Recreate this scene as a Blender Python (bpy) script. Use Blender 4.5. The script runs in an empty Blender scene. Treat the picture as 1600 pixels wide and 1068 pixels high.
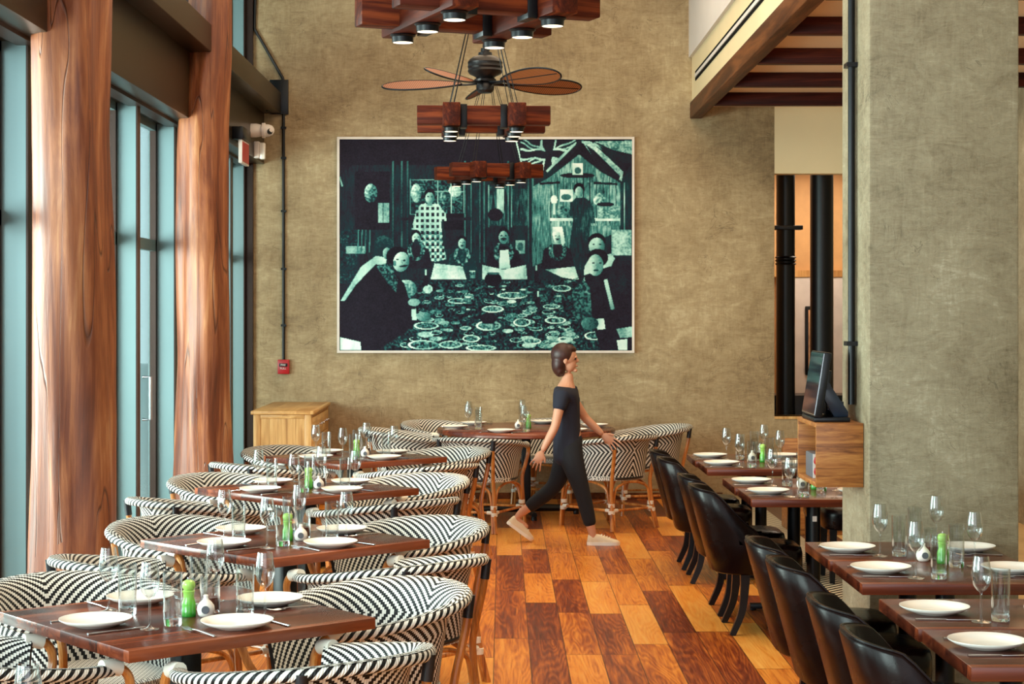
import bpy, bmesh, math, random
import numpy as np
from mathutils import Vector, Matrix, noise
random.seed(7)
R = math.radians
S = bpy.context.scene
COL = S.collection

# ------------------------------------------------------------------ camera, world, lights, exposure
F_PX, PX0, PY0, CAM_H = 2800.0, 785.0, 482.0, 1.78
cam_d = bpy.data.cameras.new('camera'); cam = bpy.data.objects.new('camera', cam_d); COL.objects.link(cam)
cam_d.sensor_width = 36.0; cam_d.lens = F_PX / 1600 * 36.0
cam_d.shift_x = (800 - PX0) / 1600; cam_d.shift_y = (PY0 - 534) / 1600
cam_d.clip_start = 0.05; cam_d.clip_end = 200
cam.location = (0, 0, CAM_H); cam.rotation_euler = (R(90), 0, 0)
S.camera = cam
S.view_settings.view_transform = 'Standard'; S.view_settings.look = 'None'
S.view_settings.gamma = 1.0; S.view_settings.use_curve_mapping = False
S.view_settings.exposure = -0.06
S.cycles.max_bounces = 10; S.cycles.transparent_max_bounces = 40
S.cycles.diffuse_bounces = 4; S.cycles.glossy_bounces = 4; S.cycles.transmission_bounces = 6
S.cycles.caustics_reflective = False; S.cycles.caustics_refractive = False
S.cycles.sample_clamp_indirect = 4.0

W = bpy.data.worlds.new('sky'); S.world = W; W.use_nodes = True
bg = W.node_tree.nodes['Background']
bg.inputs['Color'].default_value = (0.80, 0.92, 1.0, 1); bg.inputs['Strength'].default_value = 1.6

def light(name, kind, loc, rot, energy, color=(1, 1, 1), size=1, size_y=None, spot=None, angle=None):
    d = bpy.data.lights.new(name, kind); d.energy = energy; d.color = color
    if kind == 'AREA':
        d.size = size
        if size_y: d.shape = 'RECTANGLE'; d.size_y = size_y
    elif kind == 'SUN':
        d.angle = angle
    else:
        d.shadow_soft_size = size
        if kind == 'SPOT': d.spot_size = spot; d.spot_blend = 0.6
    o = bpy.data.objects.new(name, d); COL.objects.link(o); o.location = loc; o.rotation_euler = rot
    return o
# added fill from behind the camera; daylight through the window wall on the left
light('front_fill', 'AREA', (-0.8, -2.5, 3.0), (R(80), 0, R(0)), 130, (0.95, 0.97, 1.0), 6.0, 4.2)
light('window_daylight', 'AREA', (-5.2, 5.5, 3.2), (R(90), 0, R(-90)), 1050, (0.93, 0.97, 1.0), 11.0, 5.0)
light('front_window_daylight', 'AREA', (-4.2, 1.2, 2.3), (R(88), 0, R(-48)), 900, (0.98, 0.99, 1.0), 3.6, 2.2)
light('terrace_daylight', 'AREA', (-6.2, 9.6, 1.7), (R(88), 0, R(-44)), 1250, (1.0, 0.98, 0.94), 5.0, 2.4)
# warm area fills added overhead, no fittings seen; then the kitchen lamp
light('overhead_fill_main', 'AREA', (0.3, 11.0, 5.45), (0, 0, 0), 225, (1.0, 0.76, 0.50), 3.0, 9.0)
light('overhead_fill_aisle', 'AREA', (3.0, 12.0, 3.5), (0, 0, 0), 60, (1.0, 0.66, 0.36), 1.6, 7.0)
light('kitchen_light', 'AREA', (3.2, 18.2, 3.3), (0, 0, 0), 50, (1.0, 0.86, 0.68), 1.6, 1.2)

# ------------------------------------------------------------------ helpers
def px(x, y_px, Y):            # a photograph point at distance Y
    return ((x - PX0) / F_PX * Y, Y, CAM_H - (y_px - PY0) / F_PX * Y)

class MB:
    def __init__(s): s.v = []; s.f = []; s.uv = []; s.mi = []
    def add(s, vs, fs, uvs=None, m=0):
        b = len(s.v); s.v += [tuple(p) for p in vs]
        for k, f in enumerate(fs):
            s.f.append([b + i for i in f]); s.mi.append(m)
            s.uv.append(uvs[k] if uvs else [(0, 0)] * len(f))
    def box(s, x0, y0, z0, x1, y1, z1, m=0, mat=None):
        vs = [(x0, y0, z0), (x1, y0, z0), (x1, y1, z0), (x0, y1, z0), (x0, y0, z1), (x1, y0, z1), (x1, y1, z1), (x0, y1, z1)]
        if mat is not None: vs = [mat @ Vector(p) for p in vs]
        s.add(vs, [(3, 2, 1, 0), (4, 5, 6, 7), (0, 1, 5, 4), (1, 2, 6, 5), (2, 3, 7, 6), (3, 0, 4, 7)], m=m)
    def lathe(s, prof, seg=24, c=(0, 0, 0), m=0, axis='Z', sx=1, sy=1):
        vs = []; fs = []
        for (r, z) in prof:
            for k in range(seg):
                a = 2 * math.pi * k / seg; p = (r * math.cos(a) * sx, r * math.sin(a) * sy, z)
                if axis == 'X': p = (p[2], p[0], p[1])
                if axis == 'Y': p = (p[0], p[2], p[1])
                vs.append((p[0] + c[0], p[1] + c[1], p[2] + c[2]))
        n = len(prof)
        for i in range(n - 1):
            for k in range(seg):
                k2 = (k + 1) % seg
                q = (i * seg + k, i * seg + k2, (i + 1) * seg + k2, (i + 1) * seg + k)
                fs.append(q if axis != 'Y' else q[::-1])
        s.add(vs, fs, m=m)
    def cyl(s, r, z0, z1, seg=20, c=(0, 0), m=0):
        s.lathe([(0.0001, z0), (r, z0), (r, z1), (0.0001, z1)], seg, (c[0], c[1], 0), m)
    def tube(s, pts, rad, seg=10, closed=False, m=0, sq=None, caps=True):
        P = [Vector(p) for p in pts]; n = len(P)
        if not isinstance(rad, (list, tuple)): rad = [rad] * n
        T = []
        for i in range(n):
            if closed: t = P[(i + 1) % n] - P[i - 1]
            else: t = P[min(i + 1, n - 1)] - P[max(i - 1, 0)]
            T.append(t.normalized())
        up = Vector((0, 0, 1)) if abs(T[0].z) < 0.9 else Vector((0, 1, 0))
        N = [(up - T[0] * up.dot(T[0])).normalized()]
        for i in range(1, n):
            v = N[-1] - T[i] * N[-1].dot(T[i]); N.append(v.normalized())
        vs = []; u = 0; us = []
        for i in range(n):
            if i: u += (P[i] - P[i - 1]).length
            us.append(u); B = T[i].cross(N[i])
            for k in range(seg):
                a = 2 * math.pi * k / seg + (math.pi / 4 if seg == 4 else 0)
                ca, sa = math.cos(a), math.sin(a)
                if sq: ca *= sq[0]; sa *= sq[1]
                vs.append(P[i] + (N[i] * ca + B * sa) * rad[i])
        fs = []; uv = []
        for i in range(n if closed else n - 1):
            j = (i + 1) % n; uj = us[j] if j else us[i] + (P[0] - P[-1]).length
            for k in range(seg):
                k2 = (k + 1) % seg
                fs.append((i * seg + k, i * seg + k2, j * seg + k2, j * seg + k))
                a, b = k / seg, (k + 1) / seg
                uv.append([(us[i], a), (us[i], b), (uj, b), (uj, a)])
        if not closed and caps:
            fs.append(tuple(range(seg))[::-1]); uv.append([(0, 0)] * seg)
            fs.append(tuple((n - 1) * seg + k for k in range(seg))); uv.append([(0, 0)] * seg)
        s.add(vs, fs, uv, m)
    def grid(s, fn, nu, nv, m=0, uvf=None, flip=False):
        vs = [fn(i / nu, j / nv) for i in range(nu + 1) for j in range(nv + 1)]
        fs = []; uv = []
        for i in range(nu):
            for j in range(nv):
                q = [(i, j), (i + 1, j), (i + 1, j + 1), (i, j + 1)]
                if flip: q = q[::-1]
                fs.append([a * (nv + 1) + b for a, b in q])
                uv.append([uvf(a / nu, b / nv) if uvf else (a / nu, b / nv) for a, b in q])
        s.add(vs, fs, uv, m)
    def build(s, name, mats, parent=None, smooth=True, bevel=0, bseg=2, sharp=35):
        me = bpy.data.meshes.new(name)
        me.from_pydata(s.v, [], s.f)
        uvl = me.uv_layers.new(name='UVMap')
        flat = [c for f in s.uv for p in f for c in p]
        uvl.data.foreach_set('uv', flat)
        if not isinstance(mats, (list, tuple)): mats = [mats]
        for m in mats: me.materials.append(m)
        me.polygons.foreach_set('material_index', s.mi)
        me.update()
        bm = bmesh.new(); bm.from_mesh(me)
        bmesh.ops.remove_doubles(bm, verts=bm.verts, dist=1e-5)
        if bevel:
            es = [e for e in bm.edges if len(e.link_faces) == 2 and e.calc_face_angle(0) > R(50)]
            bmesh.ops.bevel(bm, geom=es, offset=bevel, segments=bseg, affect='EDGES', profile=0.5)
        bmesh.ops.recalc_face_normals(bm, faces=bm.faces)
        for f in bm.faces: f.smooth = smooth
        if smooth:
            for e in bm.edges:
                if len(e.link_faces) == 2 and e.calc_face_angle(0) > R(sharp): e.smooth = False
        bm.to_mesh(me); bm.free()
        o = bpy.data.objects.new(name, me); COL.objects.link(o)
        if parent: o.parent = parent
        return o

def tag(o, label=None, cat=None, group=None, kind=None):
    if label: o['label'] = label
    if cat: o['category'] = cat
    if group: o['group'] = group
    if kind: o['kind'] = kind
    return o
def empty(name, loc=(0, 0, 0), rz=0):
    o = bpy.data.objects.new(name, None); COL.objects.link(o)
    o.location = loc; o.rotation_euler = (0, 0, rz); o.empty_display_size = 0.1
    return o
def copy_tree(o, parent=None):
    c = o.copy(); COL.objects.link(c)
    if parent: c.parent = parent
    for ch in [x for x in CH.get(o.name, children(o))]: copy_tree(ch, c)
    return c
CH = {}
def children(o):
    k = [x for x in bpy.data.objects if x.parent == o]
    CH[o.name] = k
    return k
_used = set()
def inst(proto, loc, rz, label, group, cat=None):
    """first call moves the prototype itself, later calls copy it with its parts"""
    if proto.name not in _used: o = proto; _used.add(proto.name)
    else: o = copy_tree(proto)
    o.location = loc; o.rotation_euler = (0, 0, rz); o['label'] = label; o['group'] = group
    return o
def struct(o, label=None):
    o['kind'] = 'structure'
    if label: o['label'] = label
    return o

# ------------------------------------------------------------------ materials
def lin(r, g, b):
    f = lambda c: (c / 255 / 12.92) if c / 255 <= 0.04045 else ((c / 255 + 0.055) / 1.055) ** 2.4
    return (f(r), f(g), f(b), 1)
class NT:
    def __init__(s, name):
        s.m = bpy.data.materials.new(name); s.m.use_nodes = True
        s.t = s.m.node_tree; s.b = s.t.nodes['Principled BSDF']; s.out = s.t.nodes['Material Output']
    def n(s, typ, ins=None, **kw):
        nd = s.t.nodes.new(typ)
        for k, v in kw.items(): setattr(nd, k, v)
        for k, v in (ins or {}).items(): s.set(nd.inputs[k], v)
        return nd
    def set(s, sock, v):
        if isinstance(v, bpy.types.NodeSocket): s.t.links.new(v, sock)
        elif isinstance(v, bpy.types.Node): s.t.links.new(v.outputs[0], sock)
        else: sock.default_value = v
    def math(s, op, a, b=None, c=None):
        nd = s.t.nodes.new('ShaderNodeMath'); nd.operation = op
        s.set(nd.inputs[0], a)
        if b is not None: s.set(nd.inputs[1], b)
        if c is not None: s.set(nd.inputs[2], c)
        return nd.outputs[0]
    def mix(s, f, a, b, blend='MIX'):
        nd = s.t.nodes.new('ShaderNodeMix'); nd.data_type = 'RGBA'; nd.blend_type = blend
        s.set(nd.inputs['Factor'], f); s.set(nd.inputs['A'], a); s.set(nd.inputs['B'], b)
        return nd.outputs['Result']
    def ramp(s, f, stops, interp='LINEAR'):
        nd = s.t.nodes.new('ShaderNodeValToRGB'); cr = nd.color_ramp; cr.interpolation = interp
        while len(cr.elements) < len(stops): cr.elements.new(0.5)
        for e, (p, c) in zip(cr.elements, stops): e.position = p; e.color = c
        s.set(nd.inputs[0], f); return nd.outputs[0]
    def coord(s, which='Object'): return s.n('ShaderNodeTexCoord').outputs[which]
    def mapping(s, v, scale=(1, 1, 1), loc=(0, 0, 0), rot=(0, 0, 0)):
        return s.n('ShaderNodeMapping', {'Vector': v, 'Scale': scale, 'Location': loc, 'Rotation': rot}).outputs[0]
    def noise(s, v, scale, detail=4, rough=0.5, dist=0.0, out='Fac'):
        return s.n('ShaderNodeTexNoise', {'Vector': v, 'Scale': scale, 'Detail': detail, 'Roughness': rough, 'Distortion': dist}).outputs[out]
    def bump(s, h, strength=0.3, dist=0.01):
        nd = s.n('ShaderNodeBump', {'Height': h, 'Strength': strength, 'Distance': dist})
        s.set(s.b.inputs['Normal'], nd.outputs[0])
    def P(s, **kw):
        for k, v in kw.items(): s.set(s.b.inputs[k.replace('_', ' ')], v)
        return s
def plain(name, col, rough=0.5, metal=0.0, var=0.08, vs=6.0, spec=0.5, bump=0):
    m = NT(name); v = m.coord(); f = m.noise(v, vs, 3)
    a = tuple(c * (1 - var) for c in col[:3]) + (1,); b = tuple(min(1, c * (1 + var)) for c in col[:3]) + (1,)
    m.P(Base_Color=m.ramp(f, [(0.3, a), (0.7, b)]), Roughness=rough, Metallic=metal)
    m.b.inputs['Specular IOR Level'].default_value = spec
    if bump: m.bump(m.noise(v, vs * 20, 4), bump, 0.003)
    return m.m
def emit(name, col, strength):
    m = NT(name); m.P(Base_Color=col, Emission_Color=col, Emission_Strength=strength); return m.m
def wood(name, dark, mid, light_, axis='X', scale=1.0, rough=0.35, band=0.0, coat=0.0, bmp=0.02, spec=0.4):
    """grain runs along the axis; optional staves of width band across"""
    m = NT(name); v = m.coord()
    sc = {'X': (0.6, 9, 9), 'Y': (9, 0.6, 9), 'Z': (9, 9, 0.6)}[axis]
    mv = m.mapping(v, tuple(c * scale for c in sc))
    if band:
        sep = m.n('ShaderNodeSeparateXYZ', {0: v})
        q = m.math('FLOOR', m.math('DIVIDE', sep.outputs['Y' if axis == 'X' else 'X'], band))
        wn = m.n('ShaderNodeTexWhiteNoise', {'W': q}, noise_dimensions='1D')
        mv2 = m.n('ShaderNodeVectorMath', {0: mv, 1: wn.outputs['Color']}, operation='MULTIPLY_ADD'); 
        m.set(mv2.inputs[1], (1, 1, 1)); 
        sc2 = m.n('ShaderNodeVectorMath', {0: wn.outputs['Color'], 1: (7, 7, 7)}, operation='MULTIPLY')
        m.set(mv2.inputs[2], sc2.outputs[0]); mv = mv2.outputs[0]
    g = m.noise(mv, 1.0, 6, 0.62, 1.2)
    fine = m.noise(m.mapping(mv, (1.0, 1.0, 1.0)), 7.0, 4, 0.6, 0.4)
    f = m.math('ADD', m.math('MULTIPLY', g, 0.75), m.math('MULTIPLY', fine, 0.25))
    if band:
        f = m.math('ADD', f, m.math('MULTIPLY', m.math('SUBTRACT', wn.outputs['Value'], 0.5), 0.14))
    c = m.ramp(f, [(0.36, dark), (0.5, mid), (0.64, light_)])
    m.P(Base_Color=c, Roughness=rough, Coat_Weight=coat, Coat_Roughness=0.12); m.b.inputs['Specular IOR Level'].default_value = spec
    if bmp: m.bump(fine, bmp, 0.001)
    return m.m

M = {}
def plaster(name, stops, scale=1.0, bump=0.35):
    m = NT(name); v = m.coord()
    big = m.noise(v, 0.9 * scale, 5, 0.55, 0.6)
    mid = m.noise(m.mapping(v, (1.0, 1.0, 1.6)), 3.2 * scale, 8, 0.68, 1.6)
    trow = m.noise(m.mapping(v, (1.3, 1.3, 5.0), rot=(0.3, 0.5, 0.2)), 4.0 * scale, 8, 0.72, 2.5)
    trow2 = m.noise(m.mapping(v, (6.0, 2.0, 1.2), rot=(0.1, -0.6, 0.3)), 3.0 * scale, 8, 0.75, 2.2)
    f = m.math('ADD', m.math('MULTIPLY', big, 0.34), m.math('ADD', m.math('MULTIPLY', mid, 0.26),
        m.math('ADD', m.math('MULTIPLY', trow, 0.22), m.math('MULTIPLY', trow2, 0.18))))
    wn = m.noise(m.mapping(v, (1, 1, 1)), 1.7 * scale, 3, 0.5, 3.0)
    crack = m.math('SUBTRACT', 1.0, m.math('MULTIPLY', m.math('ABSOLUTE', m.math('SUBTRACT', wn, 0.5)), 160))
    crack = m.math('MAXIMUM', crack, 0.0)
    patch = m.math('GREATER_THAN', m.noise(v, 2.1 * scale, 2), 0.56)
    crack = m.math('MULTIPLY', crack, patch)
    c = m.ramp(f, stops)
    c = m.mix(m.math('MULTIPLY', crack, 0.5), c, tuple(x * 0.45 for x in stops[0][1][:3]) + (1,))
    m.P(Base_Color=c, Roughness=m.math('ADD', 0.42, m.math('MULTIPLY', mid, 0.35)))
    h = m.math('ADD', m.math('MULTIPLY', trow, 0.9), m.math('ADD', m.math('MULTIPLY', mid, 0.7), m.math('MULTIPLY', trow2, 0.4)))
    m.bump(h, bump, 0.02)
    return m.m
M['plaster'] = plaster('tan_trowelled_plaster', [(0.36, lin(112, 88, 58)), (0.46, lin(150, 126, 90)), (0.54, lin(174, 151, 114)), (0.64, lin(204, 186, 150))])
M['plaster_pier'] = plaster('grey_trowelled_concrete', [(0.38, lin(106, 92, 68)), (0.46, lin(138, 124, 98)), (0.54, lin(158, 145, 118)), (0.63, lin(194, 182, 158))], 1.6, 0.4)

def floor_mat():
    m = NT('oiled_reclaimed_floorboards'); v = m.coord()
    sep = m.n('ShaderNodeSeparateXYZ', {0: v}); X = m.math('ADD', sep.outputs['X'], 0.043 + 18.5 * 0.185 * 2); Y = sep.outputs['Y']
    rq = m.math('DIVIDE', X, 0.185); row = m.math('FLOOR', rq); fx = m.math('FRACT', rq)
    w1 = m.n('ShaderNodeTexWhiteNoise', {'W': row}, noise_dimensions='1D').outputs['Value']
    ln = m.math('ADD', 1.15, m.math('MULTIPLY', w1, 0.55))
    yy = m.math('ADD', m.math('DIVIDE', Y, ln), m.math('MULTIPLY', w1, 37.7))
    col = m.math('FLOOR', yy); fy = m.math('FRACT', yy)
    cmb = m.n('ShaderNodeCombineXYZ', {'X': row, 'Y': col})
    wn = m.n('ShaderNodeTexWhiteNoise', {'Vector': cmb.outputs[0]}, noise_dimensions='2D')
    rnd = wn.outputs['Value']
    off = m.n('ShaderNodeVectorMath', {0: wn.outputs['Color'], 1: (31, 17, 23)}, operation='MULTIPLY').outputs[0]
    mv = m.n('ShaderNodeVectorMath', {0: m.mapping(v, (9.0, 0.75, 1)), 1: off}, operation='ADD').outputs[0]
    cath = m.noise(mv, 0.7, 2, 0.4, 0.25)
    rings = m.math('FRACT', m.math('MULTIPLY', cath, 24.0))
    rings = m.math('ABSOLUTE', m.math('SUBTRACT', rings, 0.5))
    mv3 = m.n('ShaderNodeVectorMath', {0: m.mapping(v, (70.0, 3.0, 1)), 1: off}, operation='ADD').outputs[0]
    fine = m.noise(mv3, 1.0, 5, 0.7, 0.3)
    stain = m.noise(mv, 0.45, 3, 0.5, 0.3)
    f = m.math('ADD', m.math('ADD', 0.02, m.math('MULTIPLY', rnd, 0.40)), m.math('ADD', m.math('MULTIPLY', rings, 0.20), m.math('MULTIPLY', fine, 0.54)))
    f = m.math('ADD', f, m.math('MULTIPLY', m.math('SUBTRACT', stain, 0.5), 0.55))
    c = m.ramp(f, [(0.18, lin(64, 20, 5)), (0.36, lin(122, 48, 16)), (0.48, lin(178, 90, 28)), (0.62, lin(224, 136, 46)), (0.92, lin(246, 184, 92))])
    ex = m.math('MINIMUM', fx, m.math('SUBTRACT', 1, fx)); ey = m.math('MINIMUM', fy, m.math('SUBTRACT', 1, fy))
    sx = m.math('LESS_THAN', ex, 0.014); sy = m.math('LESS_THAN', ey, 0.003)
    seam = m.math('MAXIMUM', sx, sy)
    c = m.mix(m.math('MULTIPLY', seam, 0.75), c, lin(38, 16, 8))
    m.P(Base_Color=c, Roughness=m.math('ADD', 0.23, m.math('MULTIPLY', fine, 0.22)))
    m.b.inputs['Specular IOR Level'].default_value = 0.55
    h = m.math('SUBTRACT', m.math('MULTIPLY', fine, 0.25), seam)
    m.bump(h, 0.25, 0.004)
    return m.m
M['floor'] = floor_mat()

def weave(name, mode, pitch=0.040, strand=0.0095):
    m = NT(name); uv = m.coord('UV'); sep = m.n('ShaderNodeSeparateXYZ', {0: uv}); U = sep.outputs['X']; V = sep.outputs['Y']
    if mode == 'chevron':
        q = m.math('DIVIDE', m.math('ABSOLUTE', U), strand); uq = m.math('MULTIPLY', m.math('FLOOR', q), strand)
        f = m.math('FRACT', m.math('ADD', m.math('DIVIDE', m.math('SUBTRACT', uq, m.math('ABSOLUTE', V)), pitch), 50.0))
        edge = m.math('ABSOLUTE', m.math('SUBTRACT', m.math('FRACT', q), 0.5))
        along = m.math('ABSOLUTE', m.math('SUBTRACT', m.math('FRACT', m.math('DIVIDE', m.math('ADD', V, uq), strand * 2.2)), 0.5))
        black = m.math('LESS_THAN', f, 0.51)
    elif mode == 'rim':
        q = m.math('DIVIDE', U, 0.009)
        f = m.math('FRACT', m.math('ADD', m.math('DIVIDE', U, 0.034), m.math('MULTIPLY', V, 3.0)))
        edge = m.math('ABSOLUTE', m.math('SUBTRACT', m.math('FRACT', m.math('ADD', m.math('DIVIDE', U, 0.0085), m.math('MULTIPLY', V, 4.0))), 0.5))
        along = 0.25; black = m.math('LESS_THAN', f, 0.48)
    else:
        q = m.math('DIVIDE', U, 0.012); q2 = m.math('DIVIDE', V, 0.012)
        chk = m.math('ABSOLUTE', m.math('SUBTRACT', m.math('MODULO', m.math('ADD', m.math('FLOOR', q), m.math('FLOOR', q2)), 2.0), 0.0))
        edge = m.math('ABSOLUTE', m.math('SUBTRACT', m.math('FRACT', q), 0.5)); along = m.math('ABSOLUTE', m.math('SUBTRACT', m.math('FRACT', q2), 0.5))
        black = m.math('MULTIPLY', m.math('GREATER_THAN', chk, 0.5), m.math('GREATER_THAN', edge, 0.18))
    gap = m.math('GREATER_THAN', edge, 0.44)
    c = m.mix(black, lin(234, 230, 222), lin(7, 7, 11))
    c = m.mix(m.math('MULTIPLY', gap, 0.45), c, lin(40, 36, 34))
    m.P(Base_Color=c, Roughness=0.5); m.b.inputs['Specular IOR Level'].default_value = 0.3
    h = m.math('SUBTRACT', 1.0, m.math('ADD', m.math('MULTIPLY', edge, 1.4), m.math('MULTIPLY', along, 0.5)))
    m.bump(h, 0.6, 0.003)
    return m.m
M['weave'] = weave('chevron_wicker_weave', 'chevron'); M['weave_rim'] = weave('wrapped_wicker_rim', 'rim'); M['weave_seat'] = weave('basket_wicker_seat', 'seat')
M['rattan'] = wood('varnished_rattan', lin(120, 62, 22), lin(190, 116, 52), lin(222, 158, 88), 'Z', 1.5, 0.3, coat=0.3)
M['wrap_white'] = plain('white_cane_binding', lin(228, 222, 210), 0.45, bump=0.3)
M['wrap_black'] = plain('black_cane_binding', lin(22, 22, 28), 0.35, bump=0.3)
M['walnut'] = wood('walnut_tabletop', lin(50, 19, 12), lin(92, 39, 22), lin(146, 74, 42), 'X', 1.0, 0.24, band=0.085)
M['walnut_round'] = wood('dark_walnut_round_top', lin(58, 22, 15), lin(98, 42, 27), lin(134, 68, 44), 'X', 1.0, 0.24, band=0.11)
M['teak'] = wood('golden_teak_veneer', lin(104, 56, 22), lin(158, 96, 46), lin(192, 132, 70), 'X', 3.2, 0.4)
M['oak'] = wood('blond_oak', lin(170, 118, 62), lin(206, 156, 94), lin(228, 186, 126), 'Z', 1.0, 0.42)
M['oak_top'] = wood('blond_oak_top', lin(170, 118, 62), lin(208, 158, 96), lin(230, 190, 130), 'Y', 1.0, 0.4, band=0.12)
M['beam'] = wood('dark_stained_beam', lin(30, 7, 4), lin(58, 17, 9), lin(84, 32, 16), 'X', 1.2, 0.5, spec=0.15)
M['girder'] = wood('brown_stained_girder', lin(50, 22, 10), lin(84, 44, 20), lin(120, 68, 34), 'Y', 1.0, 0.5, spec=0.2)
M['lamp_wood'] = wood('reddish_reclaimed_timber', lin(36, 10, 5), lin(80, 28, 12), lin(128, 58, 26), 'X', 1.2, 0.5, spec=0.15)
M['black_metal'] = plain('black_powder_coated_steel', lin(13, 14, 18), 0.36, 0.2, spec=0.35)
M['bronze'] = plain('bronze_anodised_metal', lin(50, 38, 22), 0.34, 0.3, 0.06, 2.0, spec=0.35)
M['bronze_dark'] = plain('dark_bronze_frame', lin(44, 26, 18), 0.4, 0.3, spec=0.3)
M['fin'] = plain('blue_grey_metal', lin(100, 124, 127), 0.42, 0.25, 0.06, 1.3)  # one even blue-grey for the window posts and transoms
M['white_ceramic'] = plain('white_glazed_ceramic', lin(240, 232, 222), 0.22, 0, 0.01)
M['silver'] = plain('polished_steel', lin(200, 200, 204), 0.18, 1.0, 0.03)
M['cream'] = plain('cream_painted_plasterboard', lin(232, 210, 168), 0.65, 0, 0.03, 2.0)
M['cream_white'] = plain('white_painted_upper_wall', lin(222, 212, 206), 0.65, 0, 0.03, 2.0)
M['peach'] = plain('warm_white_ceiling_paint', lin(232, 196, 160), 0.7, 0, 0.02, 2.0)
M['black_plastic'] = plain('black_plastic', lin(13, 14, 18), 0.32, spec=0.35)
M['red_plastic'] = plain('red_plastic', lin(178, 20, 28), 0.35)
M['white_plastic'] = plain('white_plastic', lin(226, 214, 206), 0.4)
M['grey_plastic'] = plain('grey_plastic', lin(92, 94, 100), 0.4)
def leather():
    m = NT('black_brown_leather'); v = m.coord(); n = m.noise(v, 3.0, 5, 0.6)
    m.P(Base_Color=m.ramp(n, [(0.35, lin(6, 3, 4)), (0.65, lin(24, 8, 6))]), Roughness=m.math('ADD', 0.16, m.math('MULTIPLY', m.noise(v, 5, 4), 0.22)))
    m.b.inputs['Specular IOR Level'].default_value = 0.13
    vo = m.n('ShaderNodeTexVoronoi', {'Vector': v, 'Scale': 260.0}); m.bump(vo.outputs['Distance'], 0.12, 0.001)
    return m.m
M['leather'] = leather()
def thin_glass(name, tint=(1, 1, 1, 1), rough=0.02, refl=1.0):
    m = NT(name); t = m.t; t.nodes.remove(m.b)
    tr = m.n('ShaderNodeBsdfTransparent', {'Color': tint}); gl = m.n('ShaderNodeBsdfGlossy', {'Roughness': rough, 'Color': (1, 1, 1, 1)})
    fr = m.n('ShaderNodeLayerWeight', {'Blend': 0.5}).outputs['Facing']
    fac = m.math('MULTIPLY', m.math('ADD', 0.03, m.math('MULTIPLY', m.math('POWER', fr, 2.6), 0.85)), refl)
    mx = m.n('ShaderNodeMixShader', {0: fac, 1: tr.outputs[0], 2: gl.outputs[0]})
    t.links.new(mx.outputs[0], m.out.inputs['Surface']); return m.m
M['glass'] = thin_glass('clear_drinking_glass', (0.93, 0.945, 0.945, 1), 0.02, 1.3)
M['pane'] = thin_glass('window_pane_glass', (0.80, 0.90, 0.88, 1), 0.02, 0.7)
def real_glass():
    m = NT('thick_clear_glass'); m.P(Base_Color=(1, 1, 1, 1), Roughness=0.02, Transmission_Weight=1.0, IOR=1.45); return m.m
M['thick_glass'] = real_glass()
def trunk_mat():
    m = NT('polished_tree_trunk'); v = m.coord()
    mv = m.mapping(v, (5.0, 5.0, 0.55)); g = m.noise(mv, 1.0, 7, 0.6, 1.4)
    fine = m.noise(m.mapping(v, (34, 34, 1.6)), 1.0, 5, 0.65, 0.6)
    big = m.noise(m.mapping(v, (1, 1, 0.5)), 2.2, 2, 0.5, 0.3)
    f = m.math('ADD', m.math('MULTIPLY', g, 0.5), m.math('ADD', m.math('MULTIPLY', fine, 0.28), m.math('MULTIPLY', big, 0.22)))
    c = m.ramp(f, [(0.34, lin(62, 27, 16)), (0.46, lin(116, 58, 32)), (0.55, lin(156, 92, 54)), (0.68, lin(204, 150, 102))])
    ck = m.noise(m.mapping(v, (6.5, 6.5, 0.42)), 1.0, 2, 0.4, 0.8)
    ck = m.math('SUBTRACT', 1.0, m.math('MULTIPLY', m.math('ABSOLUTE', m.math('SUBTRACT', ck, 0.5)), 130))
    ck = m.math('MULTIPLY', m.math('MAXIMUM', ck, 0), m.math('GREATER_THAN', m.noise(v, 2.4, 2), 0.38))
    c = m.mix(m.math('MULTIPLY', ck, 0.75), c, lin(50, 22, 12))
    m.P(Base_Color=c, Roughness=m.math('ADD', 0.32, m.math('MULTIPLY', fine, 0.3)), Coat_Weight=0.0, Coat_Roughness=0.2)
    m.bump(m.math('SUBTRACT', m.math('MULTIPLY', g, 0.8), m.math('MULTIPLY', ck, 0.5)), 0.4, 0.02)
    return m.m
M['trunk'] = trunk_mat()
# ------------------------------------------------------------------ the setting
YW = 16.78
def sbox(name, mat, b, parent=None, bevel=0, label=None):
    m = MB(); m.box(*b); o = m.build(name, mat, parent, smooth=bool(bevel), bevel=bevel)
    if not parent: struct(o, label)
    return o
sbox('floor', M['floor'], (-2.75, -3.0, -0.12, 2.06, 17.0, 0.0), label='glossy floor of mixed dark and golden boards')
def tile_floor():
    m = NT('striped_border_and_tile'); v = m.coord(); sep = m.n('ShaderNodeSeparateXYZ', {0: v}); X = sep.outputs['X']; Y = sep.outputs['Y']
    # zigzag stripes of the border
    z = m.math('FRACT', m.math('DIVIDE', m.math('ADD', Y, m.math('MULTIPLY', m.math('ABSOLUTE', m.math('SUBTRACT', X, 2.2)), 1.1)), 0.075))
    st = m.math('LESS_THAN', z, 0.5)
    border = m.mix(st, lin(226, 214, 186), lin(30, 24, 22))
    t2 = m.math('GREATER_THAN', m.math('MINIMUM', m.math('FRACT', m.math('DIVIDE', X, 0.4)), m.math('FRACT', m.math('DIVIDE', Y, 0.6))), 0.012)
    tile = m.mix(t2, lin(60, 40, 30), lin(92, 62, 44))
    c = m.mix(m.math('GREATER_THAN', X, 2.34), border, tile)
    c = m.mix(m.math('GREATER_THAN', X, 2.62), c, m.ramp(m.noise(v, 1.5, 3), [(0.4, lin(196, 160, 104)), (0.6, lin(214, 180, 124))]))
    m.P(Base_Color=c, Roughness=0.4); return m.m
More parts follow.
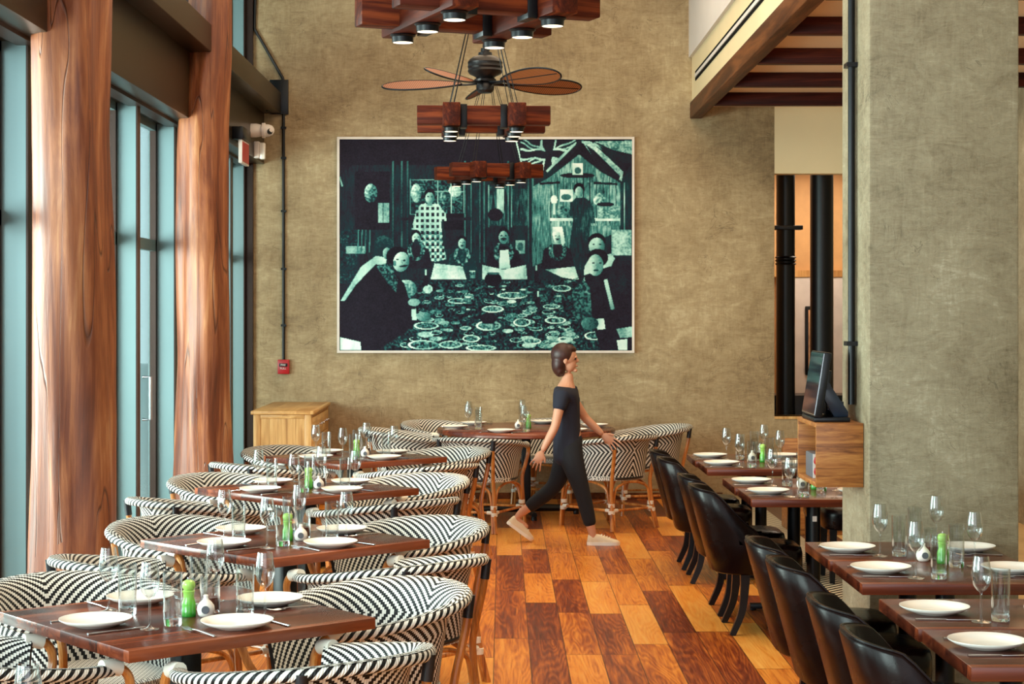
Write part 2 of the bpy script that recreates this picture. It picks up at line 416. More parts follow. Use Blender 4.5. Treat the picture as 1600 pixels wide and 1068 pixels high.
M['tile'] = tile_floor()
sbox('floor', M['tile'], (2.06, -3.0, -0.12, 4.3, 19.6, 0.0), label='tiled floor with a zigzag border beyond the tables')
# back wall in pieces round the serving hatch
wb = MB(); wb.box(-2.75, YW, -0.1, 2.547, YW + 0.18, 5.7); wb.box(2.547, YW, -0.1, 4.3, YW + 0.18, 0.773)
struct(wb.build('wall_back', M['plaster'], smooth=False), 'tan trowelled plaster wall at the far end')
sbox('wall_back', M['cream'], (2.548, YW, 3.045, 4.3, YW + 0.18, 3.9), label='cream painted panel above the serving hatch')
sbox('trim_1', M['oak'], (2.547, YW - 0.012, 0.748, 3.6, YW + 0.2, 0.773), label='thin wooden sill of the serving hatch')
sbox('wall_right', M['plaster_pier'], (4.3, -3.0, -0.1, 4.45, 19.6, 5.7))
sbox('ceiling', M['cream_white'], (-2.75, -3.0, 5.6, 4.3, 17.0, 5.75))
sbox('wall_left', M['bronze'], (-3.0, -3.0, 5.35, -2.4, 17.0, 5.6))
# kitchen seen through the hatch
M['kitchen_wall'] = plain('warm_orange_kitchen_paint', lin(206, 158, 104), 0.6)  # walls painted warm orange
sbox('wall_kitchen', M['kitchen_wall'], (2.0, 19.3, -0.1, 4.3, 19.45, 3.9))
sbox('wall_kitchen', M['kitchen_wall'], (2.0, YW + 0.18, -0.1, 2.1, 19.3, 3.9))
sbox('ceiling', M['peach'], (1.8, YW + 0.18, 3.6, 4.3, 19.45, 3.75))
# pier
pier = MB(); pier.box(1.63, 7.965, -0.05, 2.297, 8.6, 5.62)
struct(pier.build('wall_pier', M['plaster_pier'], bevel=0.012), 'square grey concrete pier on the right')
# side aisle: ceiling, upper wall, fascia, girder, joists
sbox('ceiling', M['peach'], (1.80, 8.0, 3.67, 4.3, YW, 3.9))
sbox('wall_upper', M['cream_white'], (1.745, 8.6, 4.13, 2.0, YW, 5.6), label='white upper wall above the side aisle')
sbox('trim_2', M['cream'], (1.774, 8.6, 3.70, 1.9, YW, 4.13), label='cream fascia with a slot diffuser')
g = MB(); g.box(1.756, 8.6, 3.558, 1.862, YW, 3.71)
struct(g.build('trim_3', M['girder'], bevel=0.008), 'long brown timber girder running to the back wall')
for k, yj in enumerate([15.66, 14.34, 13.0, 11.6, 10.25, 8.95]):
    j = MB(); j.box(1.862, yj, 3.558, 4.3, yj + 0.1, 3.67); o = j.build('ceiling_joist', M['beam'], bevel=0.006)
    tag(o, 'dark stained ceiling joist, %s from the back wall' % ['first', 'second', 'third', 'fourth', 'fifth', 'sixth'][k], 'beam', 'joists across the side aisle ceiling')
d = MB()
for z in (3.945, 3.884): d.box(1.768, 8.6, z - 0.014, 1.778, 16.44, z + 0.011)
sl = d.build('slot_diffuser', plain('slot_black', lin(8, 8, 9), 0.9, spec=0.1), smooth=False); tag(sl, 'long twin slot air diffuser in the cream fascia', 'air vent')
d = MB(); d.box(1.764, 8.6, 3.900, 1.776, 16.44, 3.930); d.build('diffuser_bar', M['cream_white'], sl, smooth=False)

# window wall on the left
fins = [9.07 + 1.36 * k for k in range(-7, 6)] + [16.69]
for k, y in enumerate(fins):
    m = MB(); m.box(-2.60, y, 0.0, -2.41, y + 0.085, 5.36); m.box(-2.411, y - 0.004, 0.0, -2.40, y + 0.089, 5.36, m=1)
    struct(m.build('window_post_%d' % (k + 1), [M['fin'], M['bronze_dark']], smooth=False))
for k in range(len(fins) - 1):
    y0, y1 = fins[k] + 0.085, fins[k + 1]
    if y1 - y0 < 0.2: continue
    m = MB()
    for (a, b) in ((0.0, 0.09), (2.20, 2.28), (3.08, 3.14), (3.80, 3.86), (5.3, 5.36)): m.box(-2.58, y0, a, -2.535, y1, b)
    m.box(-2.58, y1 - 0.045, 0, -2.535, y1, 5.36, m=1); m.box(-2.58, y0, 0, -2.535, y0 + 0.045, 5.36, m=1)
    w = m.build('window_%d' % (k + 1), [M['fin'], M['bronze_dark']], smooth=False); struct(w)
    p = MB(); p.box(-2.562, y0, 0.05, -2.554, y1, 5.33); p.build('pane', M['pane'], w, smooth=False)
    if k == 9:
        h = MB(); h.tube([(-2.535, y0 + 0.75, 1.30), (-2.48, y0 + 0.75, 1.30), (-2.48, y0 + 0.75, 1.0), (-2.535, y0 + 0.75, 1.0)], 0.012)
        h.build('handle', M['silver'], w)
soff = MB(); soff.box(-2.60, -3, 3.134, -2.23, YW, 3.79)
struct(soff.build('trim_4', M['bronze'], bevel=0.004), 'bronze metal soffit above the lower windows')
for (y0, y1) in ((-3, 12.9), (12.9, YW)):
    b = MB(); b.box(-2.235, y0, 3.605, -2.07, y1 - 0.01, 3.80)
    struct(b.build('trim_5', M['bronze'], bevel=0.006), 'projecting bronze beam above the windows')
f_ = MB(); f_.box(-2.46, -3, 3.112, -2.36, YW, 3.136); struct(f_.build('trim_6', M['bronze_dark'], smooth=False))
jb = MB(); jb.box(-2.415, YW - 0.05, 0, -2.33, YW + 0.02, 5.5); struct(jb.build('trim_7', M['bronze_dark'], smooth=False))
sk = MB(); sk.box(-2.33, YW - 0.015, 0, 2.06, YW, 0.06); struct(sk.build('baseboard_back', M['girder'], smooth=False))

# outside the windows
def leafy():
    m = NT('garden_foliage'); v = m.coord(); n = m.noise(v, 7, 6, 0.7)
    m.P(Base_Color=m.ramp(n, [(0.35, lin(20, 46, 30)), (0.5, lin(60, 108, 70)), (0.65, lin(150, 190, 130))]), Roughness=0.6); return m.m
M['leaf'] = leafy()
M['paving'] = plain('pale_paving', lin(176, 178, 176), 0.7)
M['facade'] = plain('blue_grey_facade', lin(150, 176, 178), 0.5)
o = MB(); o.box(-30, -6, -0.3, -2.75, 60, -0.05); struct(o.build('ground', M['paving'], smooth=False))
fa = MB(); fa.box(-12.4, 20, -0.1, -12.0, 58, 9); fo = fa.build('building', M['facade'], smooth=False); tag(fo, 'blue grey building seen outside through the windows', 'building')
wn = MB()
for i in range(9):
    for j in range(3): wn.box(-12.02, 21 + i * 4, 0.4 + j * 2.9, -11.97, 23.6 + i * 4, 2.5 + j * 2.9)
wn.build('window', M['black_metal'], fo, smooth=False)
for i in range(5):
    bm = bmesh.new(); bmesh.ops.create_icosphere(bm, subdivisions=4, radius=1.0)
    for v in bm.verts:
        n = noise.noise(v.co * 3.1 + Vector((i * 9, 0, 0))) * 0.25 + noise.noise(v.co * 11 + Vector((i * 5, 2, 0))) * 0.14
        v.co = v.co * (1 + n); v.co.z *= 1.5
    me = bpy.data.meshes.new('shrub'); bm.to_mesh(me); bm.free(); me.materials.append(M['leaf'])
    for p in me.polygons: p.use_smooth = True
    ob = bpy.data.objects.new('shrub', me); COL.objects.link(ob); ob.location = (-8.6, 24.5 + i * 3.0, 1.2)
    tag(ob, 'green shrub outside the windows, %s from the room' % ['nearest', 'second', 'third', 'fourth', 'furthest'][i], 'shrub', 'shrubs outside the windows')

# tree trunk columns
def trunk(x, y, radii, seed, label):
    m = MB(); H = 5.34; nz = 120; na = 72; off = Vector((seed * 13.7, 0, 0))
    def fn(a, t):
        z = t * H; ang = 2 * math.pi * a
        r = np.interp(z, [p[0] for p in radii], [p[1] for p in radii]); cx = np.interp(z, [p[0] for p in radii], [p[2] for p in radii])
        d = Vector((math.cos(ang), math.sin(ang), z * 0.55))
        r *= 1 + 0.13 * noise.noise(d * 1.5 + off) + 0.075 * noise.noise(Vector((d.x * 3.2, d.y * 3.2, z * 1.1)) + off) + 0.012 * noise.noise(Vector((d.x * 9, d.y * 9, z * 0.9)) + off)
        return (cx + r * math.cos(ang), r * math.sin(ang), z)
    m.grid(fn, na, nz, flip=False)
    o = m.build('tree_trunk_column', M['trunk']); o.location = (x, y, 0.0)
    tag(o, label, 'column', 'tree trunk columns beside the windows')
trunk(-2.15, 8.96, [(0, 0.225, 0.0), (0.6, 0.215, 0.0), (1.2, 0.205, 0.01), (2.0, 0.192, 0.0), (2.6, 0.185, -0.01), (3.2, 0.185, -0.005), (5.4, 0.15, 0.05)], 1, 'thick polished tree trunk column nearest the camera')
trunk(-2.15, 12.9, [(0, 0.215, 0.0), (0.7, 0.208, 0.0), (1.2, 0.196, 0.0), (2.2, 0.186, -0.005), (3.1, 0.178, 0.0), (3.6, 0.16, 0.04), (5.4, 0.125, 0.06)], 2, 'slimmer tree trunk column, further one, beside the sideboard')

# wall conduit, bracket, alarm, camera, signs
cx, _, cz = px(443.5, 125, YW); X0, _, Z0 = px(393, 45, YW); _, _, zb = px(443, 565, YW)
c = MB(); c.tube([(-2.31, YW - 0.02, Z0 + 0.3), (X0 + 0.03, YW - 0.02, Z0), (cx - 0.01, YW - 0.02, cz + 0.02), (cx, YW - 0.02, cz - 0.02), (cx, YW - 0.02, zb)], 0.014, 10)
pipe = c.build('conduit', M['black_metal']); tag(pipe, 'thin black conduit running down the back wall to the red alarm', 'pipe')
for yy in (200, 247, 330, 420, 508): 
    x_, _, z_ = px(443, yy, YW); c = MB(); c.box(x_ - 0.02, YW - 0.04, z_ - 0.01, x_ + 0.028, YW - 0.002, z_ + 0.01); c.build('clip', M['black_metal'], pipe)
x0, _, z1 = px(421, 124, YW - 0.05); x1, _, z0 = px(450, 178, YW - 0.05)
c = MB(); c.box(x0, YW - 0.035, z0, x1, YW, z1); c.box(x0, YW - 0.30, z0, x0 + 0.02, YW - 0.03, z1 - 0.05)
tag(c.build('wall_bracket', M['black_metal'], bevel=0.003), 'dark steel bracket at the end of the window beam', 'bracket')
al = empty('fire_alarm', (-2.045, YW, 1.17)); tag(al, 'small red manual fire alarm box on the back wall', 'fire alarm')
c = MB(); c.box(-0.055, -0.055, 0, 0.055, -0.001, 0.135); c.build('body', M['red_plastic'], al, bevel=0.008)
c = MB(); c.box(-0.038, -0.068, 0.07, 0.038, -0.055, 0.10); c.build('lever', M['black_plastic'], al, bevel=0.003)
def text(body, size, loc, rot, mat, parent, name='lettering', ext=0.0008):
    cu = bpy.data.curves.new(name, 'FONT'); cu.body = body; cu.size = size; cu.extrude = ext; cu.align_x = 'CENTER'; cu.align_y = 'CENTER'
    t = bpy.data.objects.new(name, cu); COL.objects.link(t); dg = bpy.context.evaluated_depsgraph_get(); dg.update()
    me = bpy.data.meshes.new_from_object(t.evaluated_get(dg)); bpy.data.objects.remove(t); me.materials.clear(); me.materials.append(mat)
    o = bpy.data.objects.new(name, me); COL.objects.link(o); o.location = loc; o.rotation_euler = rot; o.parent = parent
    return o
text('FIRE', 0.026, (0, -0.0695, 0.085), (R(90), 0, 0), M['white_plastic'], al); text('PULL', 0.026, (-0.002, -0.0565, 0.052), (R(90), 0, 0), M['white_plastic'], al)
# security camera on the soffit face
sc = empty('security_camera', (-2.23, 15.9, 2.03 + 1.33)); tag(sc, 'white dome security camera under the bronze beam in the corner', 'camera')
c = MB(); c.lathe([(0.001, 0), (0.062, 0), (0.062, 0.05), (0.05, 0.10), (0.001, 0.10)], 24, axis='X'); c.build('base', M['white_plastic'], sc)
c = MB(); c.lathe([(0.001, 0.10), (0.068, 0.10), (0.068, 0.125), (0.056, 0.13), (0.054, 0.16), (0.04, 0.19), (0.018, 0.205), (0.001, 0.208)], 24, axis='X'); c.build('housing', M['white_plastic'], sc)
c = MB(); c.lathe([(0.001, 0.0), (0.026, 0.0), (0.026, 0.02), (0.001, 0.022)], 20, axis='Y', c=(0, 0, 0)); l = c.build('lens', M['black_plastic'], sc); l.location = (0.175, -0.045, -0.012); l.rotation_euler = (0, 0, R(35))
dt = empty('motion_detector', (-2.23, 16.1, 3.15)); tag(dt, 'small white box detector below the security camera', 'detector')
c = MB(); c.box(0, -0.04, -0.02, 0.05, 0.05, 0.13); c.build('housing', M['white_plastic'], dt, bevel=0.008)
c = MB(); c.box(0.05, -0.03, -0.03, 0.10, 0.04, 0.12); c.build('cover', M['white_ceramic'], dt, bevel=0.012)
ex = empty('hanging_sign', (-2.15, 15.0, 2.985)); tag(ex, 'small white edged red sign seen edge-on under the beam by the second trunk', 'sign')
c = MB(); c.box(-0.03, -0.2, 0, 0.0, 0.2, 0.193); c.build('board', M['white_plastic'], ex, bevel=0.002)
c = MB(); c.box(0.0, -0.18, 0.015, 0.003, 0.18, 0.178); c.build('panel', M['red_plastic'], ex, smooth=False)
c = MB(); c.box(-0.08, -0.22, 0.195, 0.012, 0.22, 0.30); c.build('light_box', M['black_plastic'], ex, bevel=0.006)

# pier conduit
c = MB(); c.tube([(1.605, 8.24, 5.6), (1.605, 8.24, 1.34)], 0.016, 12); c.tube([(1.618, 8.275, 5.6), (1.618, 8.275, 1.34)], 0.010, 10)
pp = c.build('conduit', M['black_metal']); tag(pp, 'dark vertical conduit fixed to the side of the concrete pier', 'pipe')
for z in (4.2, 2.9, 1.62):
    c = MB(); c.box(1.58, 8.215, z - 0.01, 1.632, 8.295, z + 0.01); c.build('clip', M['black_metal'], pp)

# ducts behind the hatch
for (xa, xb, flange, lab) in ((1213, 1242, True, 'narrow black duct with flange collars behind the hatch'), (1266, 1302, False, 'thick black duct behind the hatch, nearer the pier')):
    Yd = 17.25; xc = (px(xa, 0, Yd)[0] + px(xb, 0, Yd)[0]) / 2; r = (px(xb, 0, Yd)[0] - px(xa, 0, Yd)[0]) / 2
    m = MB(); m.cyl(r, 0.0, 3.599, 32, (xc, Yd)); du = m.build('duct', M['black_metal']); tag(du, lab, 'duct', 'ducts behind the hatch')
    m = MB(); m.cyl(r + 0.002, 0.74, 0.80, 32, (xc, Yd)); m.build('foot_ring', M['black_metal'], du)
    if flange:
        z = px(0, 356, Yd)[2]; m = MB(); m.box(xc - r - 0.03, Yd - 0.02 - r, z - 0.02, xc + r + 0.06, Yd + 0.02, z + 0.02); m.build('flange', M['black_metal'], du, bevel=0.004)
        for yy in (402, 407, 412): z = px(0, yy, Yd)[2]; m = MB(); m.lathe([(r, z - 0.012), (r + 0.015, z), (r, z + 0.012)], 32, (xc, Yd, 0)); m.build('collar', M['black_metal'], du)
# kitchen door with porthole
x0 = px(1214, 0, 19.2)[0]; x1 = px(1330, 0, 19.2)[0]
kd = empty('door_1', ((x0 + x1) / 2, 19.25, 0)); kd['kind'] = 'structure'
hw = (x1 - x0) / 2
c = MB(); c.box(-hw, -0.02, 0.0, hw, 0.03, 2.12); c.build('leaf', plain('greyish_white_door', lin(206, 196, 190), 0.5), kd, bevel=0.004)
wx0 = px(1258, 0, 19.2)[0] - (x0 + x1) / 2; wx1 = px(1292, 0, 19.2)[0] - (x0 + x1) / 2; wz0 = px(0, 586, 19.2)[2]; wz1 = px(0, 478, 19.2)[2]
c = MB(); c.box(wx0, -0.05, wz0, wx1, -0.021, wz1); c.build('window_frame', M['black_plastic'], kd, bevel=0.05 / 4)
c = MB(); c.box(wx0 + 0.035, -0.056, wz0 + 0.04, wx1 - 0.035, -0.05, wz1 - 0.04); c.build('window_pane', plain('warm_window_view', lin(196, 150, 112), 0.2, var=0.5, vs=9), kd, smooth=False)
c = MB(); c.box(-hw - 0.05, -0.03, 2.12, hw + 0.05, 0.04, 2.19); c.build('lintel', M['oak'], kd)
# low equipment on the kitchen counter behind the hatch
kc = MB(); kc.box(2.62, 17.6, 0.0, 3.5, 18.1, 0.93); tag(kc.build('kitchen_counter', M['black_metal'], bevel=0.01), 'dark kitchen counter behind the serving hatch', 'counter')
# ------------------------------------------------------------------ the big framed print on the back wall
def make_print():
    x0, _, z1 = px(527, 214, YW - 0.03); x1, _, z0 = px(991, 551, YW - 0.03)
    root = empty('framed_print', ((x0 + x1) / 2, YW - 0.002, z0)); tag(root, 'large framed teal toned print of people seated round a feast', 'picture')
    w = x1 - x0; h = z1 - z0; t = 0.022
    fm = MB(); fm.box(-w / 2, -0.05, 0, w / 2, 0, t); fm.box(-w / 2, -0.05, h - t, w / 2, 0, h); fm.box(-w / 2, -0.05, t, -w / 2 + t, 0, h - t); fm.box(w / 2 - t, -0.05, t, w / 2, 0, h - t)
    fm.build('frame', plain('champagne_white_frame', lin(226, 214, 204), 0.4), root, smooth=False)
    iw, ih = w - 2 * t, h - 2 * t
    NX, NY = 500, 362
    rng = np.random.default_rng(3)
    XX, YY = np.meshgrid(30 + (np.arange(NX) + 0.5) / NX * 1355, 50 + (np.arange(NY) + 0.5) / NY * 980)   # drawing space of the print
    I = np.full((NY, NX), 0.10)
    def sm(n, sx, sy):      # smooth noise
        g = rng.random((int(NY / sy) + 3, int(NX / sx) + 3)); yi = np.arange(NY) / sy; xi = np.arange(NX) / sx
        y0 = yi.astype(int); x0_ = xi.astype(int); fy = (yi - y0)[:, None]; fx = (xi - x0_)[None, :]
        a = g[y0][:, x0_]; b = g[y0][:, x0_ + 1]; c_ = g[y0 + 1][:, x0_]; d_ = g[y0 + 1][:, x0_ + 1]
        return (a * (1 - fx) + b * fx) * (1 - fy) + (c_ * (1 - fx) + d_ * fx) * fy
    def put(mask, v, tex=0.0, vert=False):
        t_ = (sm(1, 1.2, 9) if vert else sm(1, 2.2, 2.2)) - 0.5; t2 = sm(1, 11, 17) - 0.5
        I[mask] = np.clip(v * (1 + 0.55 * t2[mask]) + tex * 1.6 * t_[mask], 0, 1)
    def poly(pts, v, tex=0.0, vert=False, ret=False):
        m = np.zeros((NY, NX), bool); n = len(pts)
        for i in range(n):
            (xa, ya), (xb, yb) = pts[i], pts[(i + 1) % n]
            if ya == yb: continue
            cnd = ((ya > YY) != (yb > YY)) & (XX < (xb - xa) * (YY - ya) / (yb - ya) + xa); m ^= cnd
        if ret: return m
        put(m, v, tex, vert)
    def ell(x, y, a, b, v, tex=0.0, rot=0):
        c_, s_ = math.cos(rot), math.sin(rot); u = (XX - x) * c_ + (YY - y) * s_; w_ = -(XX - x) * s_ + (YY - y) * c_
        mk = (u / a) ** 2 + (w_ / b) ** 2 < 1; put(mk, v, tex)
        if b > 20 and v > 0.3: I[mk] *= np.clip(0.92 - 0.34 * (u / a) + 0.1 * (-w_ / b), 0.4, 1.25)[mk]
    def rect(xa, ya, xb, yb, v, tex=0.0, vert=False): put((XX > xa) & (XX < xb) & (YY > ya) & (YY < yb), v, tex, vert)
    def line(x0_, y0_, x1_, y1_, wd, v):
        dx, dy = x1_ - x0_, y1_ - y0_; L = math.hypot(dx, dy); u = ((XX - x0_) * dx + (YY - y0_) * dy) / L; p = abs((XX - x0_) * dy - (YY - y0_) * dx) / L
        put((u > 0) & (u < L) & (p < wd / 2), v)
    rect(30, 170, 1385, 700, 0.17, 0.10, True)
    I[:] = np.where(YY < 260, I * np.clip(0.45 + (YY - 60) / 380, 0.4, 1), I)
    rect(30, 50, 850, 165, 0.07, 0.02)
    for x in (278, 318, 345, 612, 640, 680, 700, 812, 905, 925): line(x, 150, x, 620, 7, 0.34); line(x + 6, 150, x + 6, 620, 3, 0.05)
    # dark doorway and lamp at left
    rect(100, 200, 262, 470, 0.07, 0.05); ell(175, 300, 30, 44, 0.55, 0.5); rect(208, 345, 260, 438, 0.62, 0.15); line(232, 345, 232, 438, 3, 0.2)
    line(30, 225, 44, 270, 8, 0.8)
    # windows
    rect(355, 235, 482, 395, 0.20, 0.25); rect(360, 240, 600, 395, 0.24, 0.3)
    ell(385, 300, 24, 44, 0.72, 0.4); ell(565, 290, 30, 28, 0.8, 0.3); ell(520, 320, 26, 34, 0.4, 0.3)
    for x in (358, 485, 548, 606): line(x, 235, x, 400, 5, 0.6)
    for y in (238, 293, 398): line(355, y, 610, y, 4, 0.62)
    rect(722, 268, 808, 452, 0.28, 0.28, True); rect(758, 280, 792, 395, 0.74, 0.3, True); rect(828, 280, 902, 452, 0.24, 0.2, True)
    for x in (720, 812, 826, 904): line(x, 262, x, 460, 5, 0.5)
    ell(752, 400, 34, 30, 0.08, 0.05); rect(845, 518, 890, 580, 0.75, 0.15); ell(868, 548, 14, 20, 0.4, 0.1)
    rect(512, 395, 606, 470, 0.05); rect(316, 414, 640, 426, 0.10); rect(520, 470, 600, 560, 0.13, 0.05)
    # right alcove
    poly([(925, 270), (1005, 225), (1140, 120), (1240, 200), (1345, 215), (1345, 470), (925, 640)], 0.42, 0.22, True)
    rect(1005, 250, 1330, 450, 0.44, 0.26, True)
    for x in range(1010, 1335, 30): line(x, 225, x, 440, 3, 0.14)
    line(958, 256, 1052, 250, 10, 0.08); ell(1132, 218, 80, 12, 0.10); rect(1108, 162, 1158, 216, 0.88, 0.06); ell(1134, 195, 15, 16, 0.3)
    line(1205, 252, 1318, 258, 10, 0.12); rect(1052, 282, 1112, 340, 0.86, 0.1); ell(1080, 318, 24, 14, 0.35)
    ell(1024, 330, 16, 20, 0.85, 0.1); rect(1018, 345, 1030, 400, 0.75); ell(1065, 395, 36, 34, 0.35, 0.3); ell(1235, 330, 28, 30, 0.5, 0.4)
    ell(1262, 352, 40, 10, 0.1); rect(1005, 415, 1332, 428, 0.8); rect(1010, 428, 1050, 560, 0.6, 0.15, True); rect(1225, 360, 1328, 418, 0.5, 0.3)
    rect(1330, 230, 1384, 640, 0.16, 0.12, True); line(1350, 250, 1350, 470, 4, 0.6)
    # draped flag
    flag = poly([(846, 52), (1384, 52), (1384, 160), (1330, 250), (1240, 200), (1160, 60), (1090, 140), (985, 205), (905, 175), (872, 160)], 0, ret=True); put(flag, 0.10, 0.03)
    line(848, 56, 874, 165, 7, 0.9)
    fu = (XX - 868) / 262; fv = (YY - 56) / 128; fm_ = flag & (XX < 1128) & (XX > 868) & (YY < 200 - (XX - 985) * 0.9 * (XX > 985))
    wv_ = 0.03 * np.sin(fu * 19 + fv * 5)
    dg_ = np.minimum(abs(fv + wv_ - fu), abs(fv + wv_ - 1 + fu)); put(fm_ & (dg_ < 0.10), 0.74, 0.12); put(fm_ & (dg_ < 0.04), 0.16)
    put(fm_ & ((abs(fu - 0.5 + wv_) < 0.13) | (abs(fv - 0.5 + wv_) < 0.20)), 0.8, 0.1); put(fm_ & ((abs(fu - 0.5 + wv_) < 0.08) | (abs(fv - 0.5 + wv_) < 0.125)), 0.10)
    for a in () and ((862, 62, 1000, 92), (875, 98, 985, 92), (868, 112, 990, 155), (930, 118, 1000, 112), (1010, 112, 1100, 60), (1030, 128, 1075, 104), (1016, 60, 1086, 54), (930, 58, 990, 75), (1000, 150, 1060, 140)): line(*a, 10, 0.72)
    line(990, 200, 1122, 70, 12, 0.62)
    for k in range(5): line(1155 + k * 26, 60 + k * 4, 1330 - k * 4, 205 - k * 34, 11, [0.75, 0.12, 0.66, 0.14, 0.55][k])
    poly([(1150, 56), (1195, 60), (1345, 200), (1338, 246), (1240, 180)], 0.62, 0.22); poly([(1170, 75), (1215, 105), (1330, 222), (1322, 244), (1232, 180)], 0.10)
    poly([(1210, 60), (1384, 56), (1384, 120), (1300, 100)], 0.5, 0.25); poly([(1230, 80), (1300, 108), (1384, 128), (1384, 165), (1300, 150)], 0.12)
    # standing figure in a checked gown
    g = poly([(385, 378), (408, 350), (448, 342), (490, 352), (522, 395), (526, 428), (500, 432), (508, 520), (526, 606), (440, 626), (402, 520), (384, 470), (362, 470), (376, 420)], 0, ret=True)
    ck = ((np.floor(XX / 13) + np.floor(YY / 15)) % 2 == 0); put(g, 0.80, 0.08); I[g & (np.floor(XX / 12) % 2 == 0) & (np.floor(YY / 14) % 2 == 0)] = 0.12; I[g & ck & (YY > 480)] *= 0.55
    ell(448, 306, 25, 26, 0.04); ell(448, 322, 21, 27, 0.72, 0.06); poly([(438, 345), (458, 345), (462, 358), (434, 358)], 0.6)
    for s in (-8, 9): ell(448 + s, 316, 4, 2.5, 0.12)
    # standing figure in a dark dress
    poly([(1100, 345), (1125, 322), (1165, 320), (1200, 345), (1216, 440), (1196, 440), (1188, 500), (1200, 660), (1085, 650), (1098, 520), (1112, 420), (1094, 400)], 0.20, 0.12, True)
    ell(1140, 280, 25, 28, 0.04); ell(1140, 294, 18, 25, 0.66, 0.05); line(1128, 322, 1156, 322, 5, 0.3)
    # seated row
    def seated(x, y, s, face, coat, hair=0.05, beard=False, lei=True, hat=False):
        poly([(x - 78 * s, y + 150 * s), (x - 62 * s, y + 60 * s), (x - 22 * s, y + 38 * s), (x + 22 * s, y + 38 * s), (x + 62 * s, y + 60 * s), (x + 80 * s, y + 150 * s)], coat, 0.06)
        ell(x, y - 10 * s, 23 * s, 27 * s, hair if not hat else 0.9); ell(x, y + 5 * s, 20 * s, 27 * s, face, 0.06); line(x + 1, y, x + 3 * s, y + 9 * s, 3 * s, face * 0.7); ell(x, y + 12 * s, 9 * s, 2.6 * s, 0.12)
        for q in (-8, 9): ell(x + q * s, y - 2 * s, 4 * s, 2.4 * s, 0.1)
        ell(x, y + 17 * s, 8 * s, 2 * s, 0.2)
        if beard: ell(x, y + 24 * s, 13 * s, 12 * s, 0.15)
        if lei:
            mm = (((XX - x) / (42 * s)) ** 2 + ((YY - y - 66 * s) / (48 * s)) ** 2 < 1) & (((XX - x) / (22 * s)) ** 2 + ((YY - y - 60 * s) / (40 * s)) ** 2 > 1) & (YY > y + 28 * s)
            put(mm, 0.34, 0.5)
    seated(385, 505, 0.95, 0.72, 0.11, beard=True); seated(598, 530, 0.92, 0.62, 0.22); seated(1040, 500, 1.0, 0.86, 0.10, hair=0.85, hat=True)
    poly([(1018, 455), (1062, 455), (1076, 530), (1060, 545), (1050, 480), (1015, 480)], 0.92, 0.05)
    seated(790, 500, 1.12, 0.68, 0.09, beard=False)
    poly([(772, 565), (812, 562), (822, 650), (770, 650)], 0.90, 0.04); rect(776, 548, 806, 556, 0.04); ell(790, 512, 16, 4, 0.12)
    poly([(690, 632), (790, 655), (895, 632), (900, 705), (690, 705)], 0.84, 0.14); poly([(470, 625), (600, 640), (620, 705), (450, 705)], 0.82, 0.16); poly([(985, 655), (1120, 640), (1140, 705), (1060, 690)], 0.86, 0.14)
    # table spread
    rect(30, 700, 1385, 1030, 0.12, 0.10)
    poly([(380, 705), (1120, 700), (1385, 1030), (230, 1030)], 0.16, 0.30)
    for k in range(170):
        t_ = rng.random() ** 0.8; y = 708 + t_ * 300; x = 400 - t_ * 60 + rng.random() * (690 + t_ * 100); a = (7 + 18 * rng.random()) * (0.7 + t_); kind = rng.random()
        ell(x, y, a, a * 0.36, 0.38 + 0.45 * rng.random(), 0.2)
        if kind < 0.75: ell(x, y - a * 0.03, a * 0.86, a * 0.27, 0.12 + 0.4 * rng.random(), 0.4)
    for (x, y, a, b) in ((740, 838, 52, 16), (580, 800, 50, 13), (432, 915, 58, 18), (418, 1004, 72, 22), (545, 1003, 55, 18), (640, 975, 40, 17), (720, 915, 58, 24), (685, 1018, 72, 14), (875, 900, 40, 20), (1030, 890, 50, 16), (1060, 742, 44, 15), (1210, 962, 46, 20), (1012, 826, 40, 11), (830, 775, 70, 16)):
        ell(x, y + 3, a, b, 0.06); ell(x, y, a, b, 0.82, 0.1); ell(x, y - 1, a * 0.82, b * 0.72, 0.34, 0.45)
    ell(742, 700, 40, 32, 0.04); ell(742, 672, 30, 6, 0.3); ell(720, 880, 40, 26, 0.07, 0.05); ell(338, 745, 50, 44, 0.66, 0.45); ell(440, 745, 22, 20, 0.8, 0.2)
    for (x, y) in ((430, 700), (950, 800), (942, 680)): rect(x - 9, y - 20, x + 9, y + 30, 0.08); rect(x - 4, y - 46, x + 4, y - 20, 0.85)
    for (x, y) in ((625, 800), (1045, 795), (645, 680), (880, 765)): rect(x - 14, y - 18, x + 14, y + 14, 0.35, 0.3); ell(x, y - 18, 14, 4, 0.8)
    # chairs at the far left
    rect(30, 470, 110, 720, 0.22, 0.2); rect(60, 545, 150, 580, 0.6, 0.1); 
    for x in (118, 135, 152, 172): line(x, 470, x - 4, 575, 6, 0.42)
    # figures leaning in at left
    poly([(34, 800), (130, 640), (200, 590), (250, 600), (230, 700), (60, 800)], 0.80, 0.06); ell(235, 545, 44, 50, 0.24, 0.08); ell(250, 580, 20, 28, 0.5)
    poly([(34, 830), (110, 720), (200, 630), (262, 640), (330, 720), (365, 830), (380, 900), (330, 950), (200, 1028), (34, 1028)], 0.07, 0.03)
    ell(294, 590, 48, 42, 0.04, 0, -0.3); ell(316, 618, 37, 47, 0.74, 0.06, 0.25); ell(334, 636, 14, 3.5, 0.1); ell(286, 625, 8, 14, 0.5)
    for q in ((298, 608), (330, 612)): ell(*q, 6, 3.5, 0.1)
    ell(322, 640, 15, 4, 0.14); line(317, 610, 322, 630, 4, 0.5); poly([(200, 640), (262, 620), (300, 700), (292, 760), (255, 720)], 0.30, 0.45)
